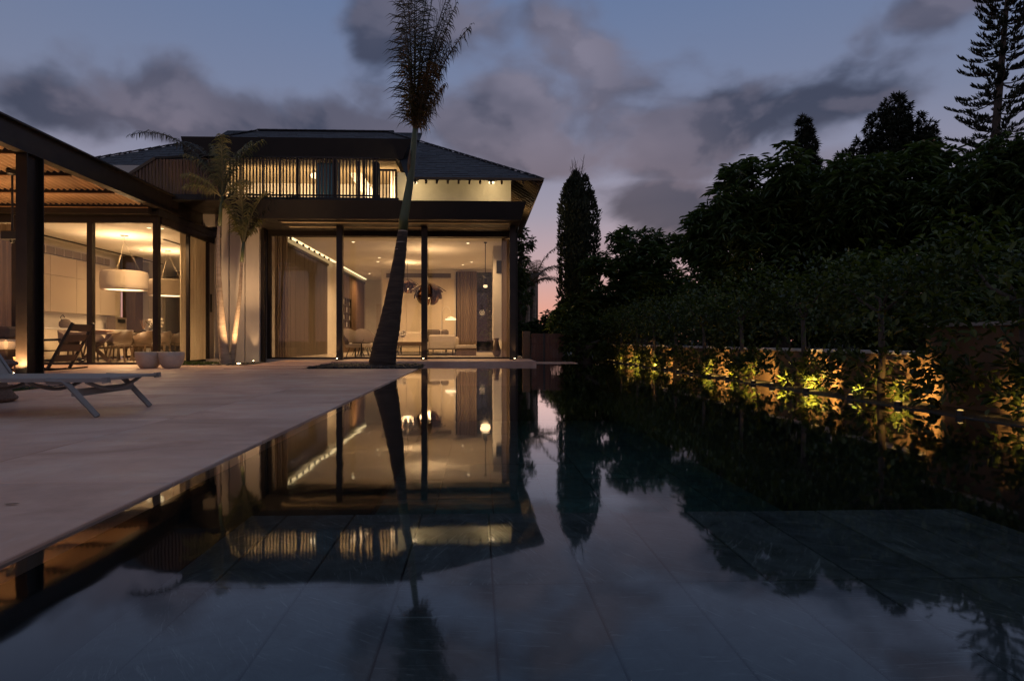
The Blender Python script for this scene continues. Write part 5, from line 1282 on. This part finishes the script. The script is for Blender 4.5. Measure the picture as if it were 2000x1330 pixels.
# ------------------------------------------------------------------ garden wall, hedge, gate
HX = 3.77
wl = thing('garden_wall', 'low ochre garden wall behind the hedge with pale coping', 'wall', (4.1, 12, GZ))
part('wall', 'wall_g', wl, lambda b: b.box(4.02, 4.22, 5.37, 20.0, -.3, .42)); part('coping', 'cope', wl, lambda b: b.box(3.99, 4.25, 5.37, 20.0, .422, .452))
wl2 = thing('garden_wall', 'taller ochre garden wall section at the right edge', 'wall', (4.1, 3, GZ))
part('wall', 'wall_g', wl2, lambda b: b.box(4.00, 4.24, .5, 5.35, -.3, .67)); part('coping', 'cope', wl2, lambda b: b.box(3.97, 4.27, .5, 5.365, .672, .70))
structure(MB().box(PX1 + .001, 4.0, .5, 20.0, -.3, -.004).build('hedge_bed', M['soil']))
ordn = ['in front of the tall wall', 'first beyond the tall wall', 'second from the tall wall', 'third from the tall wall', 'fourth from the tall wall', 'fifth from the tall wall', 'sixth from the tall wall', 'seventh from the tall wall', 'eighth from the tall wall', 'last in the row by the gate']
for i in range(10):
    Y = 4.13 + i * 1.48; r = np.random.RandomState(200 + i); q = random.Random(300 + i)
    x = HX + q.uniform(-.05, .05)
    t = thing('hedge_tree', 'trained leafy hedge tree lit from below, ' + ordn[i], 'hedge', (x, Y, -.004), 'trained trees along the pool')
    forks = [(x + q.uniform(-.15, .1), Y + s * .55, .95 + .25 * abs(s)) for s in (-1, -.4, .3, 1)]
    b = MB(); b.tube([(x, Y, -.02), (x + .02, Y + .01, .4), (x, Y, .85)], [.035, .03, .024], 8)
    for f in forks: b.tube([(x, Y, .8), (x + q.uniform(-.05, .05), (Y + f[1]) / 2, .95), f], [.018, .013, .005], 5)
    for s in (-1, 1, -.6): b.tube([(x, Y, q.uniform(.1, .4)), (x - .12 * abs(s), Y + .2 * s, q.uniform(.3, .5))], [.01, .004], 4)
    b.build('trunk', M['bark'], t, True)
    n = 1800 if i < 5 else 1250
    # upper screen
    P = np.stack([x + r.normal(0, .17, n), Y + r.uniform(-.95, .95, n), .66 + .70 * r.beta(1.5, 1.3, n) + .06 * np.sin(r.uniform(0, 9, n))], 1)
    P[:, 2] += .13 * np.sin(P[:, 1] * 4.3 + i * 2) + .08 * np.sin(P[:, 1] * 11 + i)
    P = P[(np.sin(P[:, 1] * 7 + 3 * i) + np.sin(P[:, 2] * 11 + i) + r.normal(0, .9, n)) > -1.1]; n = len(P)
    D = np.stack([r.normal(-.35, .7, n), r.normal(0, .8, n), r.normal(.25, .6, n)], 1)
    # sparse middle
    m = (420 if i == 0 else 150 if i == 1 else 70); P2 = np.stack([x + r.normal(0, .13, m), Y + r.uniform(-.8, .9, m), r.uniform(.04 if i == 0 else .40, .85, m)], 1); D2 = np.stack([r.normal(-.3, .7, m), r.normal(0, .8, m), r.normal(.1, .6, m)], 1)
    # low tufts by the water
    cl_ = [(x - .04 + q.uniform(-.08, .08), Y + q.uniform(-.75, .75), q.uniform(.02, .40), q.uniform(.07, .14)) for _ in range(15)]
    C = []; 
    for (a, b2, c2, s) in cl_:
        kN = 42; dd = r.normal(0, 1, (kN, 3)); dd /= np.linalg.norm(dd, axis=1, keepdims=True); C.append(np.concatenate([np.array([[a, b2, c2]]) + dd * s * r.uniform(.3, 1, (kN, 1)), dd], 1))
    C = np.concatenate(C); P3 = C[:, :3]; D3 = C[:, 3:] + np.array([-.2, 0, .3]); P3[:, 2] = np.clip(P3[:, 2], .0, .43)
    leaf_mesh('crown', np.concatenate([P, P2, P3]), np.concatenate([D, D2, D3]), r.uniform(.04, .10, n + m + len(P3)), r.uniform(.024, .05, n + m + len(P3)), 'hedge', t, 400 + i, .1)
    for (dy, w_) in ((-.42, 'near'), (.38, 'far')):
        spot_lamp('hedge_uplight', 'small amber uplight, %s side of the hedge tree %s' % (w_, ordn[i]), 3.605, Y + dy - .12 + q.uniform(-.12, .12), -.004, (3.88, Y + dy * .6, .13), (52.0 if i < 6 else 70.0) * q.choice((.1, .3, .8, 1.5, 1.9)), 82, AMBER, .9, .022, 'garden light', 'hedge_e', 'uplights along the hedge', .012)
# gate and pier at the far end of the pool
gx0, gx1, GY = ax(1038, 16.4), ax(1101, 16.4), 16.4
gt = thing('wooden_gate', 'red brown vertical slat gate between house and hedge', 'gate', ((gx0 + gx1) / 2, GY, GZ))
zt3 = az(1060, 651, GY)
n = 22
for i in range(n):
    a = gx0 + (gx1 - gx0) * i / n; w_ = (gx1 - gx0) / n
    if i == 8: part('gate_post', 'black', gt, lambda b: b.box(a, a + w_ * 1.2, GY - .02, GY + .05, GZ, zt3))
    else: part('gate_slat', 'gate', gt, lambda b: b.box(a + .003, a + w_ - .005, GY, GY + .03, GZ + .05, zt3 - .005))
for z in (.05, .45): part('gate_rail', 'black', gt, lambda b: b.box(gx0, gx1, GY + .032, GY + .07, z, z + .05))
tag(MB().bbox(ax(1021, 16.6), ax(1036, 16.6), 16.6, 16.8, GZ, az(1030, 647, 16.6), .01).build('gate_pier', M['wall_g']), 'pale plastered pier beside the wooden gate', 'pier')
part_ = MB().box(1.42, 2.5, 15.32, 16.35, -.12, .0); structure(part_.build('path', M['deck']))
# overhead wire beyond the gate
a, c = at(1010, 609, 40), at(1130, 614, 40)
ut = thing('utility_line', 'thin overhead wire crossing the pink gap in trees', 'wire', (a.x, 40, GZ))
part('wire', 'black', ut, lambda b: b.tube([a + (c - a) * s + Vector((0, 0, -.25 * math.sin(math.pi * s))) for s in [i / 8 for i in range(9)]], .012, 4))
for p in (a, c): part('pole', 'bark', ut, lambda b: b.tube([(p.x, 40, GZ), (p.x, 40, p.z + .2)], .08, 6))

# a dry leaf lying on the coping
p = at(22, 975, 2.12)
lf = MB(); lf.v = [(p.x - .025, 2.12, .004), (p.x - .01, 2.113, .004), (p.x + .015, 2.115, .004), (p.x + .03, 2.12, .005), (p.x + .015, 2.126, .005), (p.x - .01, 2.128, .004)]; lf.f = [(0, 1, 2, 3), (0, 3, 4, 5)]
tag(lf.build('fallen_leaf', M['frond_dry']), 'single dry brown leaf lying on the near paving', 'leaf')
